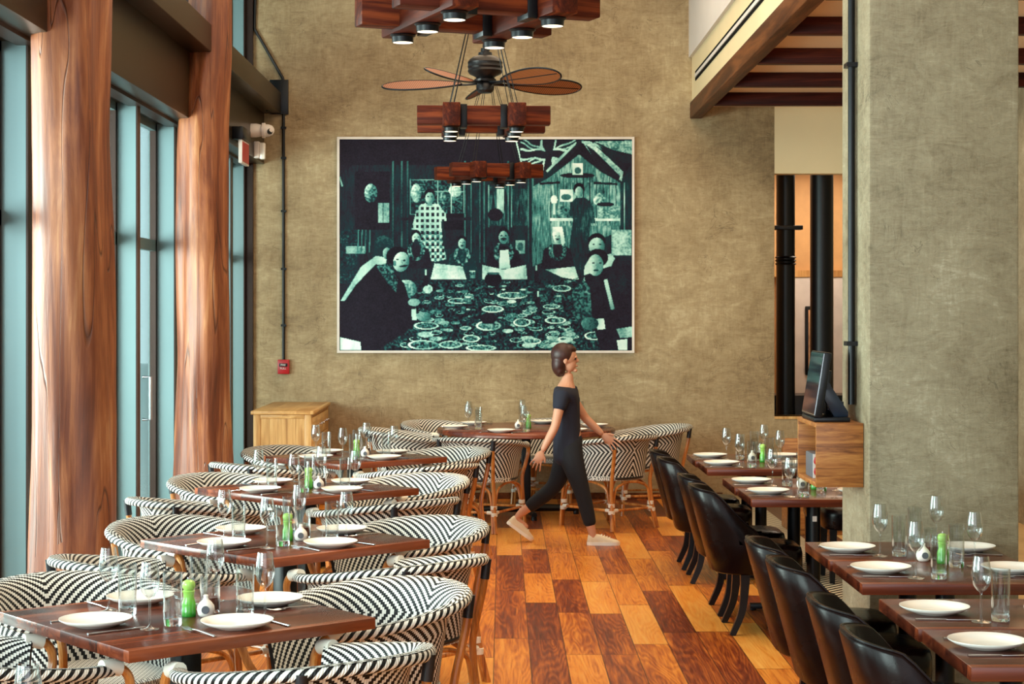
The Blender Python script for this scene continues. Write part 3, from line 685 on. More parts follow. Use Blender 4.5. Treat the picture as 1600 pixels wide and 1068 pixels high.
    poly([(362, 838), (384, 836), (388, 888), (366, 890)], 0.92); ell(420, 872, 34, 22, 0.52, 0.08); ell(375, 806, 28, 18, 0.55, 0.08); poly([(34, 968), (128, 990), (130, 1028), (34, 1028)], 0.86)
    # figures at right
    ell(1222, 522, 41, 36, 0.05); ell(1222, 546, 37, 40, 0.66, 0.06); ell(1208, 538, 5, 3, 0.1); ell(1238, 538, 5, 3, 0.1); poly([(1165, 640), (1190, 600), (1290, 580), (1320, 620), (1250, 720), (1160, 720)], 0.72, 0.08)
    poly([(1110, 700), (1165, 690), (1190, 860), (1240, 1028), (1384, 1028), (1384, 640), (1280, 640)], 0.08, 0.04); poly([(1105, 760), (1160, 700), (1190, 740), (1200, 880), (1130, 900)], 0.26, 0.3)
    ell(1226, 600, 48, 42, 0.05); ell(1216, 634, 37, 50, 0.62, 0.06); ell(1205, 624, 6, 3.5, 0.1); ell(1238, 624, 6, 3.5, 0.1); ell(1218, 658, 13, 4, 0.16); line(1262, 700, 1296, 840, 18, 0.55)
    ell(1340, 660, 52, 72, 0.10, 0.03); poly([(1212, 884), (1255, 880), (1262, 930), (1226, 934)], 0.86); poly([(1312, 930), (1384, 918), (1384, 968), (1330, 972)], 0.6, 0.1); poly([(1314, 982), (1362, 976), (1364, 1028), (1322, 1028)], 0.9)
    ell(1190, 905, 40, 30, 0.38, 0.1); rect(1290, 470, 1382, 590, 0.6, 0.2); 
    for _ in range(1):
        P_ = np.pad(I, 1, mode='edge'); I = 0.5 * I + 0.125 * (P_[:-2, 1:-1] + P_[2:, 1:-1] + P_[1:-1, :-2] + P_[1:-1, 2:])
    I = I * (0.80 + 0.35 * (sm(1, 60, 50) - 0.5) + 0.10 * np.clip((XX - 700) / 700, 0, 1))
    I2 = np.clip(I + (sm(1, 1.5, 1.5) - 0.5) * 0.07, 0, 1)
    stops = np.array([0, 0.08, 0.2, 0.38, 0.6, 0.85]); cols = np.array([lin(*c)[:3] for c in ((14, 10, 22), (32, 25, 40), (16, 52, 60), (70, 138, 134), (178, 224, 212), (240, 252, 246))])
    rgb = np.stack([np.interp(I2, stops, cols[:, k]) for k in range(3)], -1)
    xs = np.linspace(-iw / 2, iw / 2, NX + 1); zs = np.linspace(h - t, t, NY + 1)
    GX, GZ = np.meshgrid(xs, zs); co = np.stack([GX, np.full_like(GX, -0.040), GZ], -1).reshape(-1, 3)
    a = (np.arange(NY)[:, None] * (NX + 1) + np.arange(NX)[None]).ravel(); faces = np.stack([a, a + NX + 1, a + NX + 2, a + 1], -1)
    me = bpy.data.meshes.new('print'); me.vertices.add(len(co)); me.vertices.foreach_set('co', co.ravel().astype('f'))
    nf = len(faces); me.loops.add(nf * 4); me.loops.foreach_set('vertex_index', faces.ravel().astype('i')); me.polygons.add(nf)
    me.polygons.foreach_set('loop_start', (np.arange(nf) * 4).astype('i')); me.polygons.foreach_set('loop_total', np.full(nf, 4, 'i')); me.update(); me.validate()
    ca = me.color_attributes.new('ink', 'FLOAT_COLOR', 'CORNER'); cc = np.concatenate([rgb.reshape(-1, 3), np.ones((nf, 1))], 1); ca.data.foreach_set('color', np.repeat(cc, 4, 0).ravel().astype('f'))
    m = NT('printed_photograph'); at = m.n('ShaderNodeAttribute', attribute_name='ink'); m.P(Base_Color=at.outputs['Color'], Roughness=0.6); m.b.inputs['Specular IOR Level'].default_value = 0.15; me.materials.append(m.m)
    o = bpy.data.objects.new('print', me); COL.objects.link(o); o.parent = root
    bk = MB(); bk.box(-iw / 2, -0.038, t, iw / 2, -0.001, h - t); bk.build('backing', M['black_plastic'], root, smooth=False)
make_print()
# ------------------------------------------------------------------ rattan armchair
def catmull(P, n):
    P = [Vector(p) for p in P]; out = []
    Q = [P[0] * 2 - P[1]] + P + [P[-1] * 2 - P[-2]]
    for i in range(1, len(Q) - 2):
        for k in range(n):
            t = k / n; a, b, c, d_ = Q[i - 1], Q[i], Q[i + 1], Q[i + 2]
            out.append(0.5 * ((2 * b) + (-a + c) * t + (2 * a - 5 * b + 4 * c - d_) * t * t + (-a + 3 * b - 3 * c + d_) * t ** 3))
    out.append(P[-1]); return out
def make_rattan_chair():
    root = empty('rattan_armchair'); tag(root, 'x', 'chair')
    half = [(-0.285, 0.27, 0.672), (-0.345, 0.15, 0.685), (-0.368, -0.02, 0.708), (-0.33, -0.21, 0.735), (-0.19, -0.355, 0.752), (0, -0.40, 0.758)]
    ctrl = half + [(-x, y, z) for x, y, z in half[-2::-1]]
    rim = catmull(ctrl, 8); n = len(rim) - 1
    L = [0]
    for i in range(n): L.append(L[-1] + (rim[i + 1] - rim[i]).length)
    mid = L[n // 2]
    m = MB(); m.tube([p + Vector((0, 0, -0.012)) for p in rim], 0.0185, 14); r_ = m.build('rim', M['weave_rim'], root)
    def base(i):
        p = rim[i]; return Vector((p.x * 0.76, p.y * 0.70 if p.y < 0 else p.y * 0.80, 0.415))
    def panel(side):
        def fn(a, b):
            i = min(int(round(a * n)), n); p = rim[i]; q = base(i)
            s = 0.60 * b ** 1.5 + 0.40 * max(0, (b - 0.45) / 0.55) ** 2.2; z = q.z + (p.z + 0.008 - q.z) * math.sin(min(1.0, b * 1.02) * math.pi / 2) ** 0.95
            x = q.x + (p.x - q.x) * s; y = q.y + (p.y - q.y) * s
            nn = Vector((p.x, p.y + 0.05, 0)); nn = nn.normalized() if nn.length else Vector((0, -1, 0))
            bulge = 0.012 * math.sin(math.pi * b)
            return (x + nn.x * (side * 0.007 + bulge), y + nn.y * (side * 0.007 + bulge), z)
        def uvf(a, b):
            i = min(int(round(a * n)), n); return ((L[i] - mid) * 0.92, (b - 0.42) * 0.40)
        return fn, uvf
    m = MB()
    for side in (1, -1):
        fn, uvf = panel(side); m.grid(fn, n, 14, uvf=uvf, flip=side < 0)
    # close the bottom and the two front edges
    fo, _ = panel(1); fi, _ = panel(-1)
    for i in range(n): m.add([fo(i / n, 0), fo((i + 1) / n, 0), fi((i + 1) / n, 0), fi(i / n, 0)], [(0, 1, 2, 3)])
    for a in (0, 1):
        for j in range(14): m.add([fo(a, j / 14), fo(a, (j + 1) / 14), fi(a, (j + 1) / 14), fi(a, j / 14)], [(0, 1, 2, 3)])
    m.build('backrest', M['weave'], root, sharp=60)
    m = MB(); m.tube([Vector(panel(0)[0](i / n, 0)) for i in range(n + 1)], 0.012, 8); m.build('lower_edge', M['wrap_black'], root)
    # seat
    m = MB(); K = 40
    def outl(k, s=1.0):
        a = 2 * math.pi * k / K; c, s_ = math.cos(a), math.sin(a); e = 2 / 2.6
        return (0.285 * s * math.copysign(abs(c) ** e, c), -0.012 + 0.262 * s * math.copysign(abs(s_) ** e, s_))
    rings = [(0.0, 0.436), (0.5, 0.438), (0.93, 0.440), (1.0, 0.432), (1.012, 0.415), (1.0, 0.398), (0.9, 0.392), (0.0, 0.392)]
    vs = []; fs = []; uvs = []
    for (s, z) in rings:
        for k in range(K): x, y = outl(k, max(s, 0.001)); vs.append((x, y, z))
    for i in range(len(rings) - 1):
        for k in range(K):
            f = (i * K + k, i * K + (k + 1) % K, (i + 1) * K + (k + 1) % K, (i + 1) * K + k); fs.append(f[::-1]); uvs.append([(vs[q][0] + 1, vs[q][1] + vs[q][2] + 1) for q in f[::-1]])
    m.add(vs, fs, uvs); m.build('seat', M['weave_seat'], root)
    # legs
    feet = {}
    for sx in (-1, 1):
        a = MB(); pts = catmull([(sx * 0.285, 0.262, 0.672), (sx * 0.283, 0.315, 0.655), (sx * 0.280, 0.335, 0.60), (sx * 0.265, 0.305, 0.50), (sx * 0.255, 0.262, 0.40), (sx * 0.262, 0.268, 0.20), (sx * 0.272, 0.282, 0.0)], 6)
        a.tube(pts, 0.0155, 10); lg = a.build('leg', M['rattan'], root); feet[(sx, 1)] = (0.272 * sx, 0.282)
        w = MB(); w.tube([(sx * 0.288, 0.235, 0.674), (sx * 0.285, 0.275, 0.671), (sx * 0.284, 0.30, 0.664)], 0.0245, 12); w.build('arm_cap', M['wrap_white'], lg)
        a = MB(); pts = catmull([(sx * 0.232, -0.335, 0.735), (sx * 0.225, -0.322, 0.62), (sx * 0.212, -0.285, 0.45), (sx * 0.212, -0.275, 0.36), (sx * 0.225, -0.29, 0.18), (sx * 0.25, -0.325, 0.0)], 6)
        a.tube(pts, 0.0155, 10); lg2 = a.build('leg', M['rattan'], root); feet[(sx, -1)] = (0.25 * sx, -0.325)
        w = MB(); w.tube([(sx * 0.233, -0.336, 0.742), (sx * 0.228, -0.328, 0.66)], 0.0195, 12); w.build('black_binding', M['wrap_black'], lg2)
    def at(k, z):
        if k[1] > 0: return Vector((k[0] * (0.262 + 0.010 * (0.2 - z) / 0.2), 0.268 + 0.014 * (0.2 - z) / 0.2, z)) if z < 0.2 else Vector((k[0] * 0.26, 0.266, z))
        t = z / 0.18; return Vector((k[0] * (0.25 - 0.025 * min(t, 1.2)), -0.325 + 0.035 * min(t, 1.2), z))
    ks = [(-1, 1), (1, 1), (1, -1), (-1, -1)]
    for i in range(4):
        A, B = ks[i], ks[(i + 1) % 4]; d_ = (at(B, 0.1) - at(A, 0.1)).normalized(); off = d_ * 0.027
        a0, a1, b0, b1 = at(A, 0.0), at(A, 0.22), at(B, 0.0), at(B, 0.22); top = (at(A, 0.38) + at(B, 0.38)) / 2; top.z = 0.385
        if i % 2 == 0:
            pts = [a0 + off * 0.98, a1 + off]
        else: pts = [a1 + off * 0.8]
        c1 = catmull([a1 + off * 0.8, a1.lerp(top, 0.22) + Vector((0, 0, 0.075)) , a1.lerp(top, 0.6) + Vector((0, 0, 0.055)), top, b1.lerp(top, 0.6) + Vector((0, 0, 0.055)), b1.lerp(top, 0.22) + Vector((0, 0, 0.075)), b1 - off * 0.8], 5)
        a = MB(); full = (([a0 + off] if i % 2 == 0 else []) + c1 + ([b0 - off] if i % 2 == 0 else [])); a.tube(full, 0.0105, 8); a.build('arch', M['rattan'], root)
        a = MB(); a.tube([at(A, 0.165), at(B, 0.165)], 0.011, 8); sb = a.build('stretcher', M['rattan'], root)
        w = MB(); w.tube([at(A, 0.165) + d_ * 0.018, at(A, 0.165) + d_ * 0.062], 0.015, 10); w.build('white_binding', M['wrap_white'], sb); w = MB(); w.tube([at(B, 0.165) - d_ * 0.062, at(B, 0.165) - d_ * 0.018], 0.015, 10); w.build('white_binding', M['wrap_white'], sb)
    for k in ks:
        for z in (0.15, 0.205): w = MB(); p = at(k, z); w.lathe([(0.016, z - 0.016), (0.027, z - 0.014), (0.027, z + 0.014), (0.016, z + 0.016)], 14, (p.x * 0.97, p.y * 0.97, 0)); w.build('white_binding', M['wrap_white'], root)
    return root
chair0 = make_rattan_chair()

# ------------------------------------------------------------------ black leather barrel chair (faces +Y)
def make_leather_chair():
    root = empty('leather_chair'); tag(root, 'x', 'chair')
    N = 40
    def path(t):      # U in plan, t 0..1, from front left round the back to front right
        if t < 0.16: k = t / 0.16; return Vector((-0.225, 0.05 - 0.11 * k, 0)), Vector((-1, 0, 0))
        if t > 0.84: k = (1 - t) / 0.16; return Vector((0.225, 0.05 - 0.11 * k, 0)), Vector((1, 0, 0))
        a = math.pi * (1 + (t - 0.16) / 0.68); e = 0.62
        c, s = math.cos(a), math.sin(a)
        p = Vector((0.225 * math.copysign(abs(c) ** e, c), -0.06 + 0.19 * math.copysign(abs(s) ** e, s), 0)); nn = Vector((c, s * 1.2, 0)).normalized()
        return p, nn
    def top(t):
        u = abs(t - 0.5) * 2
        if u < 0.44: return 0.80 - 0.02 * (u / 0.44) ** 2
        k = min(1, (u - 0.44) / 0.38); k = k * k * (3 - 2 * k) * 0.55 + k * 0.45
        return 0.78 - 0.29 * k
    def sec(t):
        p, nn = path(t); zt = top(t); back = max(0.0, -(p.y + 0.02) / 0.23)
        lean = lambda z: Vector((0, -1, 0)) * (0.115 * back * max(0, (z - 0.34)) / 0.47) + nn * (0.012 * (z - 0.34) / 0.47)
        pr = [(0.0, 0.335, 0.6), (0.0, 0.345, 1.0), (0.0, 0.5, 1.0), (0.0, zt - 0.14, 1.0), (0.0, zt - 0.012, 1.0), (0, zt, 0.72), (0, zt + 0.002, 0.3), (0, zt - 0.008, 0.02), (0, zt - 0.12, 0.0), (0, 0.44, 0.0), (0, 0.34, 0.0)]
        return [p + nn * (0.035 * w) + lean(z) + Vector((0, 0, z)) for _, z, w in pr]
    m = MB(); secs = [sec(i / N) for i in range(N + 1)]; k = len(secs[0]); vs = [v for s in secs for v in s]; fs = []
    for i in range(N):
        for j in range(k): j2 = (j + 1) % k; fs.append((i * k + j, (i + 1) * k + j, (i + 1) * k + j2, i * k + j2))
    fs.append(tuple(range(k))); fs.append(tuple(N * k + j for j in range(k))[::-1]); m.add(vs, fs)
    bk = m.build('backrest', M['leather'], root, sharp=70)
    m = MB(); m.tube([s[5] + Vector((0, 0, 0.001)) for s in secs], 0.0045, 6); m.build('piping', M['leather'], bk)
    m = MB()
    def se(a, r, z):
        c, s = math.cos(a), math.sin(a); e = 0.55
        return (0.235 * r * math.copysign(abs(c) ** e, c), 0.005 + 0.21 * r * math.copysign(abs(s) ** e, s), z)
    rings = [(0.001, 0.345), (0.97, 0.345), (1.0, 0.36), (1.0, 0.44), (0.975, 0.465), (0.9, 0.478), (0.5, 0.486), (0.001, 0.488)]
    m.grid(lambda a, b: se(a * 2 * math.pi, rings[int(round(b * 7))][0], rings[int(round(b * 7))][1]), 40, 7); m.build('seat', M['leather'], root, sharp=80)
    for sx in (-1, 1):
        a = MB(); a.tube(catmull([(sx * 0.185, -0.115, 0.35), (sx * 0.187, -0.118, 0.24), (sx * 0.192, -0.135, 0.12), (sx * 0.20, -0.185, 0.0)], 6), [0.036 - 0.0008 * i for i in range(19)], 4); a.build('leg', M['black_plastic'], root, sharp=30)
        a = MB(); a.tube([(sx * 0.185, 0.165, 0.35), (sx * 0.187, 0.17, 0.0)], [0.034, 0.022], 4); a.build('leg', M['black_plastic'], root, sharp=30)
    return root
leather0 = make_leather_chair()

# ------------------------------------------------------------------ tables
def make_square_table():
    root = empty('dining_table'); tag(root, 'x', 'table')
    m = MB(); m.box(-0.4575, -0.4575, 0.712, 0.4575, 0.4575, 0.75); m.build('tabletop', M['walnut'], root, bevel=0.003)
    m = MB(); m.box(-0.04, -0.04, 0.03, 0.04, 0.04, 0.700); m.build('post', M['black_metal'], root, bevel=0.008)
    m = MB(); m.box(-0.20, -0.20, 0.698, 0.20, 0.20, 0.712); m.build('mounting_plate', M['black_metal'], root, bevel=0.002)
    m = MB(); m.box(-0.33, -0.035, 0.012, 0.33, 0.035, 0.045); m.box(-0.035, -0.33, 0.012, 0.035, 0.33, 0.045)
    for x, y in ((0.31, 0), (-0.31, 0), (0, 0.31), (0, -0.31)): m.cyl(0.022, 0.0, 0.014, 12, (x, y))
    m.build('base', M['black_metal'], root, bevel=0.004)
    return root
def make_two_top(dy):
    root = empty('dining_table'); tag(root, 'x', 'table')
    m = MB(); m.box(-0.385, -dy / 2, 0.708, 0.385, dy / 2, 0.75); m.build('tabletop', M['walnut'], root, bevel=0.003)
    m = MB(); m.cyl(0.038, 0.02, 0.700, 24); m.build('post', M['black_metal'], root)
    m = MB(); m.box(-0.18, -0.18, 0.694, 0.18, 0.18, 0.708); m.build('mounting_plate', M['black_metal'], root, bevel=0.002)
    m = MB(); m.box(-0.26, -0.03, 0.012, 0.26, 0.03, 0.04); m.box(-0.03, -0.24, 0.012, 0.03, 0.24, 0.04)
    for x, y in ((0.24, 0), (-0.24, 0), (0, 0.22), (0, -0.22)): m.cyl(0.02, 0.0, 0.014, 12, (x, y))
    m.build('base', M['black_metal'], root, bevel=0.004)
    return root
def make_round_table():
    root = empty('round_table', (0.205, 15.5, 0)); tag(root, 'large round dark walnut table in front of the back wall', 'table')
    m = MB(); m.lathe([(0.001, 0.705), (0.755, 0.705), (0.77, 0.712), (0.77, 0.743), (0.762, 0.75), (0.001, 0.75)], 96); m.build('tabletop', M['walnut_round'], root, sharp=50)
    m = MB(); m.box(-0.04, -0.04, 0.05, 0.04, 0.04, 0.69); m.build('post', M['black_metal'], root, bevel=0.006)
    m = MB(); m.cyl(0.24, 0.69, 0.705, 32); m.build('mounting_plate', M['black_metal'], root)
    for k in range(4):
        a = R(8 + 90 * k); d_ = Vector((math.cos(a), math.sin(a), 0)); m = MB()
        m.tube([d_ * 0.03 + Vector((0, 0, 0.06)), d_ * 0.30 + Vector((0, 0, 0.055)), d_ * 0.46 + Vector((0, 0, 0.045))], [0.034, 0.03, 0.024], 8)
        m.cyl(0.025, 0.0, 0.035, 12, (d_.x * 0.44, d_.y * 0.44)); m.build('foot', M['black_metal'], root)
    return root

# ------------------------------------------------------------------ tableware
def make_plate():
    m = MB(); m.lathe([(0.001, 0.006), (0.06, 0.006), (0.078, 0.009), (0.100, 0.018), (0.1155, 0.0265), (0.1175, 0.0265), (0.1172, 0.0235), (0.098, 0.012), (0.066, 0.0015), (0.064, 0.0), (0.001, 0.0)], 48)
    o = m.build('plate', M['white_ceramic'], sharp=60); tag(o, 'x', 'plate'); return o
def make_wine():
    m = MB(); prof = [(0.001, 0.0), (0.031, 0.0), (0.032, 0.0015), (0.016, 0.0045), (0.005, 0.010), (0.0034, 0.018), (0.0032, 0.090), (0.0045, 0.098), (0.014, 0.105), (0.0255, 0.120), (0.0315, 0.140), (0.0325, 0.156), (0.0300, 0.182), (0.0245, 0.217),
        (0.0235, 0.217), (0.0290, 0.182), (0.0315, 0.156), (0.0305, 0.140), (0.0245, 0.1215), (0.013, 0.1075), (0.001, 0.103)]
    m.lathe(prof, 32); o = m.build('wine_glass', M['glass'], sharp=80); tag(o, 'x', 'wine glass'); return o
def make_tumbler():
    root = empty('tumbler'); tag(root, 'x', 'glass')
    m = MB(); m.lathe([(0.030, 0.022), (0.0318, 0.17), (0.0300, 0.17), (0.0285, 0.023)], 32); m.lathe([(0.0318, 0.17), (0.0300, 0.17)], 32); m.build('wall', M['glass'], root, sharp=80)
    m = MB(); m.lathe([(0.001, 0.0), (0.028, 0.0), (0.0295, 0.003), (0.0300, 0.022), (0.0285, 0.0225), (0.001, 0.019)], 32); m.build('thick_base', M['thick_glass'], root, sharp=60)
    return root
def make_mill():
    root = empty('pepper_mill'); tag(root, 'x', 'pepper mill')
    g1 = NT('green_lacquer'); z = g1.n('ShaderNodeSeparateXYZ', {0: g1.coord()}).outputs['Z']
    g1.P(Base_Color=g1.ramp(m_ := g1.math('DIVIDE', z, 0.13), [(0.0, lin(28, 118, 30)), (0.35, lin(92, 170, 50)), (0.7, lin(160, 202, 96))]), Roughness=0.2)
    m = MB(); m.lathe([(0.001, 0), (0.0235, 0), (0.0245, 0.004), (0.0245, 0.02), (0.0225, 0.024), (0.0235, 0.04), (0.0225, 0.046), (0.0175, 0.062), (0.0185, 0.078), (0.0215, 0.084), (0.0165, 0.088), (0.001, 0.088)], 28); m.build('body', g1.m, root, sharp=50)
    m = MB(); m.lathe([(0.001, 0.089), (0.016, 0.089), (0.0215, 0.096), (0.0225, 0.106), (0.019, 0.116), (0.010, 0.121), (0.001, 0.122)], 28); m.build('head', g1.m, root, sharp=50)
    m = MB(); m.lathe([(0.001, 0.121), (0.005, 0.122), (0.0055, 0.127), (0.003, 0.130), (0.001, 0.130)], 14); m.build('knob', M['silver'], root)
    return root
def make_salt():
    root = empty('salt_cellar'); tag(root, 'x', 'salt cellar')
    m = MB(); m.lathe([(0.001, 0), (0.018, 0), (0.026, 0.008), (0.030, 0.024), (0.028, 0.038), (0.019, 0.050), (0.010, 0.058), (0.0075, 0.066), (0.009, 0.071), (0.006, 0.074), (0.001, 0.074)], 32, sy=0.8); m.build('body', M['white_ceramic'], root, sharp=60)
    m = MB(); m.lathe([(0.0001, -0.0005), (0.013, -0.0005), (0.0135, 0.002), (0.0105, 0.0025), (0.0095, 0.001), (0.0001, 0.001)], 24, axis='Y'); o = m.build('opening', M['grey_plastic'], root); o.location = (0, -0.0245, 0.026); o.rotation_euler = (R(0), 0, 0)
    return root
def make_jar():
    root = empty('candle_glass'); tag(root, 'x', 'candle holder')
    m = MB(); m.lathe([(0.001, 0.0), (0.032, 0.0), (0.034, 0.004), (0.034, 0.125), (0.0315, 0.125), (0.0315, 0.012), (0.001, 0.010)], 32); m.build('wall', M['glass'], root, sharp=60)
    am = NT('amber_wax'); am.P(Base_Color=lin(96, 34, 14), Roughness=0.25); m = MB(); m.lathe([(0.001, 0.0125), (0.031, 0.0125), (0.031, 0.052), (0.001, 0.052)], 28); m.build('wax', am.m, root, sharp=50)
    return root
def make_knife():
    root = empty('table_knife'); tag(root, 'x', 'knife')
    m = MB(); m.tube([(0, -0.105, 0.004), (0, -0.09, 0.004), (0, 0.0, 0.0042)], [0.0045, 0.005, 0.0032], 8, sq=(0.7, 1.2)); m.build('handle', M['silver'], root)
    m = MB(); m.box(-0.0075, -0.005, 0.0032, 0.0075, 0.10, 0.0046); b = m.build('blade', M['silver'], root, bevel=0.0006)
    return root
def make_fork():
    root = empty('table_fork'); tag(root, 'x', 'fork')
    m = MB(); m.tube([(0, -0.10, 0.003), (0, -0.08, 0.004), (0, 0.01, 0.008), (0, 0.035, 0.007)], [0.0055, 0.005, 0.003, 0.004], 8, sq=(0.5, 1.2)); m.box(-0.0115, 0.030, 0.004, 0.0115, 0.048, 0.0065); m.build('handle', M['silver'], root)
    m = MB()
    for x in (-0.0098, -0.0033, 0.0033, 0.0098): m.tube([(x, 0.046, 0.0052), (x, 0.070, 0.004), (x, 0.092, 0.009)], [0.0016, 0.0015, 0.0009], 6)
    m.build('tine', M['silver'], root)
    return root
plate0, wine0, tumb0, mill0, salt0, jar0, knife0, fork0 = make_plate(), make_wine(), make_tumbler(), make_mill(), make_salt(), make_jar(), make_knife(), make_fork()
rs = random.Random(5)
ZT = 0.7503
def setting(p, f, where, r_in=0.13, ws=None, cut=True, wine=(0.17, 0.10), tum=(0.155, 0.185)):
    """p: point on the table edge in front of the diner, f: unit vector towards the table's middle"""
    f = Vector((f[0], f[1], 0)).normalized(); r = Vector((f.y, -f.x, 0)); P_ = Vector((p[0], p[1], 0)); c = P_ + f * r_in
    j = lambda s=0.012: rs.uniform(-s, s); ang = math.atan2(-f.x, f.y)
    def put(proto, off, z=ZT, dr=0.0): return (c + f * off[1] + r * off[0] + Vector((0, 0, z)), ang + dr)
    l, a = put(plate0, (j(0.006), j(0.006))); inst(plate0, l, a, 'white coupe plate %s' % where, 'white dinner plates')
    l, a = put(wine0, (wine[0] + j(), wine[1] + j())); inst(wine0, l, a, 'empty wine glass %s' % where, 'wine glasses')
    l, a = put(tumb0, (tum[0] + j(), tum[1] + j())); inst(tumb0, l, rs.uniform(0, 6), 'clear straight tumbler %s' % where, 'water tumblers')
    if cut:
        l, a = put(knife0, (0.142 + j(0.004), j(0.01))); inst(knife0, l, a + j(0.05), 'steel knife %s' % where, 'table knives')
        l, a = put(fork0, (-0.142 + j(0.004), j(0.01))); inst(fork0, l, a + j(0.05), 'steel fork %s' % where, 'table forks')

def v2(a): return Vector((math.cos(a), math.sin(a), 0))
T_L = [(-1.067, 6.04, 39.8, 'the nearest'), (-0.97, 8.0, 45.0, 'the second nearest'), (-1.125, 10.30, 43.8, 'the third'), (-1.03, 12.50, 41.5, 'the furthest')]
tb = make_square_table()
for (x, y, a, nm) in [(-1.05, 3.86, 42, None)] + T_L:
    lab = '%s square walnut table of the window row' % nm if nm else 'square walnut table nearest the camera, below the left edge of view'
    inst(tb, (x, y, 0), R(a), lab, 'square tables in the window row')
    u = v2(R(a)); v = v2(R(a + 90)); c = Vector((x, y, 0))
    if not nm:
        g = (c + u * 0.06 + v * 0.26); inst(wine0, (-1.085, 4.10, ZT), 0, 'empty wine glass alone at the bottom left corner', 'wine glasses'); continue
    for (d_, nmc) in ((-v, 'front right'), (u, 'back right'), (v, 'back left'), (-u, 'front left')):
        pos = c + d_ * (0.70 + rs.uniform(-0.01, 0.015)); rz = math.atan2(-(-d_.x), -d_.y)
        rz = math.atan2(d_.x, -d_.y)
        inst(chair0, pos, rz + rs.uniform(-0.05, 0.05), 'black and white chevron rattan armchair, %s of %s window row table' % (nmc, nm), 'rattan armchairs')
        setting(c + d_ * 0.4575, -d_, '%s side of %s window row table' % (nmc, nm))
    inst(mill0, c + v * 0.0 + u * 0.0 + Vector((0.015, -0.03, ZT)), 0.3, 'green pepper mill on %s window row table' % nm, 'green pepper mills')
    inst(salt0, c + Vector((0.075, -0.045, ZT)), 0.1, 'white drop shaped salt cellar on %s window row table' % nm, 'white salt cellars')
    inst(jar0, c + Vector((0.075, 0.04, ZT)), 0, 'glass candle holder with amber wax on %s window row table' % nm, 'candle glasses')
# round table
rt = make_round_table(); RC = Vector((0.205, 15.5, 0))
for (x, y, nmc, w) in ((-0.17, 14.52, 'front left', 1), (0.865, 14.68, 'front right', 1), (-0.82, 15.38, 'left', 1), (-0.50, 16.14, 'back left', 1), (0.42, 16.29, 'back', 0), (1.25, 15.72, 'right', 1)):
    d_ = (Vector((x, y, 0)) - RC).normalized(); inst(chair0, (x, y, 0), math.atan2(d_.x, -d_.y), 'black and white chevron rattan armchair at the %s of the round table' % nmc, 'rattan armchairs')
    if w or nmc == 'back': setting(RC + d_ * 0.77, -d_, 'at the %s of the round table' % nmc, r_in=0.15)
inst(mill0, RC + Vector((0.02, -0.03, ZT)), 0.3, 'green pepper mill in the middle of the round table', 'green pepper mills')
inst(salt0, RC + Vector((-0.07, -0.05, ZT)), 0.1, 'white salt cellar in the middle of the round table', 'white salt cellars')
# right row
T_R = [(5.15, 0.605, 'nearest', 'near half'), (5.765, 0.565, 'nearest', 'far half'), (6.71, 0.60, 'second', 'near half'), (7.318, 0.60, 'second', 'far half'), (9.68, 0.60, 'third', 'near half'), (10.288, 0.60, 'third', 'far half'), (11.50, 0.60, 'furthest', 'near half'), (12.108, 0.60, 'furthest', 'far half')]
t6 = make_two_top(0.600)
for i, (y0, dy, pair, hf) in enumerate(T_R):
    cx_ = 1.722 + (0.010 if hf == 'near half' else 0.0) + (-0.03 if pair == 'furthest' else 0); cy = y0 + 0.30
    if pair == 'nearest' and hf == 'far half': cy = 5.765 + 0.30
    where = 'on the %s of the %s right hand table pair' % (hf, pair)
    inst(t6, (cx_, cy, 0), 0, 'walnut two seat table, %s of the %s right hand pair' % (hf, pair), 'rectangular tables in the right hand row')
    inst(leather0, (1.44 + (-0.02 if pair == 'furthest' else 0), cy - 0.01, 0), R(-90) + rs.uniform(-0.06, 0.03), 'dark leather barrel chair at the aisle side, %s of the %s pair' % (hf, pair), 'dark leather chairs')
    setting((cx_ - 0.385, cy), (1, 0), 'aisle side, ' + where)
    if pair != 'nearest':
        setting((cx_ + 0.385, cy), (-1, 0), 'wall side, ' + where)
        if pair in ('third', 'furthest'):
            inst(leather0, (2.31, cy, 0), R(90) + rs.uniform(-0.04, 0.04), 'dark leather barrel chair at the wall side, %s of the %s pair' % (hf, pair), 'dark leather chairs')
    if hf == 'near half':
        inst(salt0, (cx_ - 0.015, cy + 0.30, ZT), 0.1, 'white salt cellar between the halves of the %s right hand pair' % pair, 'white salt cellars')
        inst(mill0, (cx_ + 0.05, cy + 0.24, ZT), 0.3, 'green pepper mill between the halves of the %s right hand pair' % pair, 'green pepper mills')
        inst(jar0, (cx_ + 0.03, cy + 0.38, ZT), 0, 'glass candle holder between the halves of the %s right hand pair' % pair, 'candle glasses')
tg = MB(); tg.box(-0.012, -0.003, -0.015, 0.012, 0.0, 0.015); o = tg.build('label_tag', M['white_plastic'], smooth=False); o.location = (1.732, 9.98 - 0.0385, 0.615); tag(o, 'tiny white tag on a black table post under the third pair', 'tag')

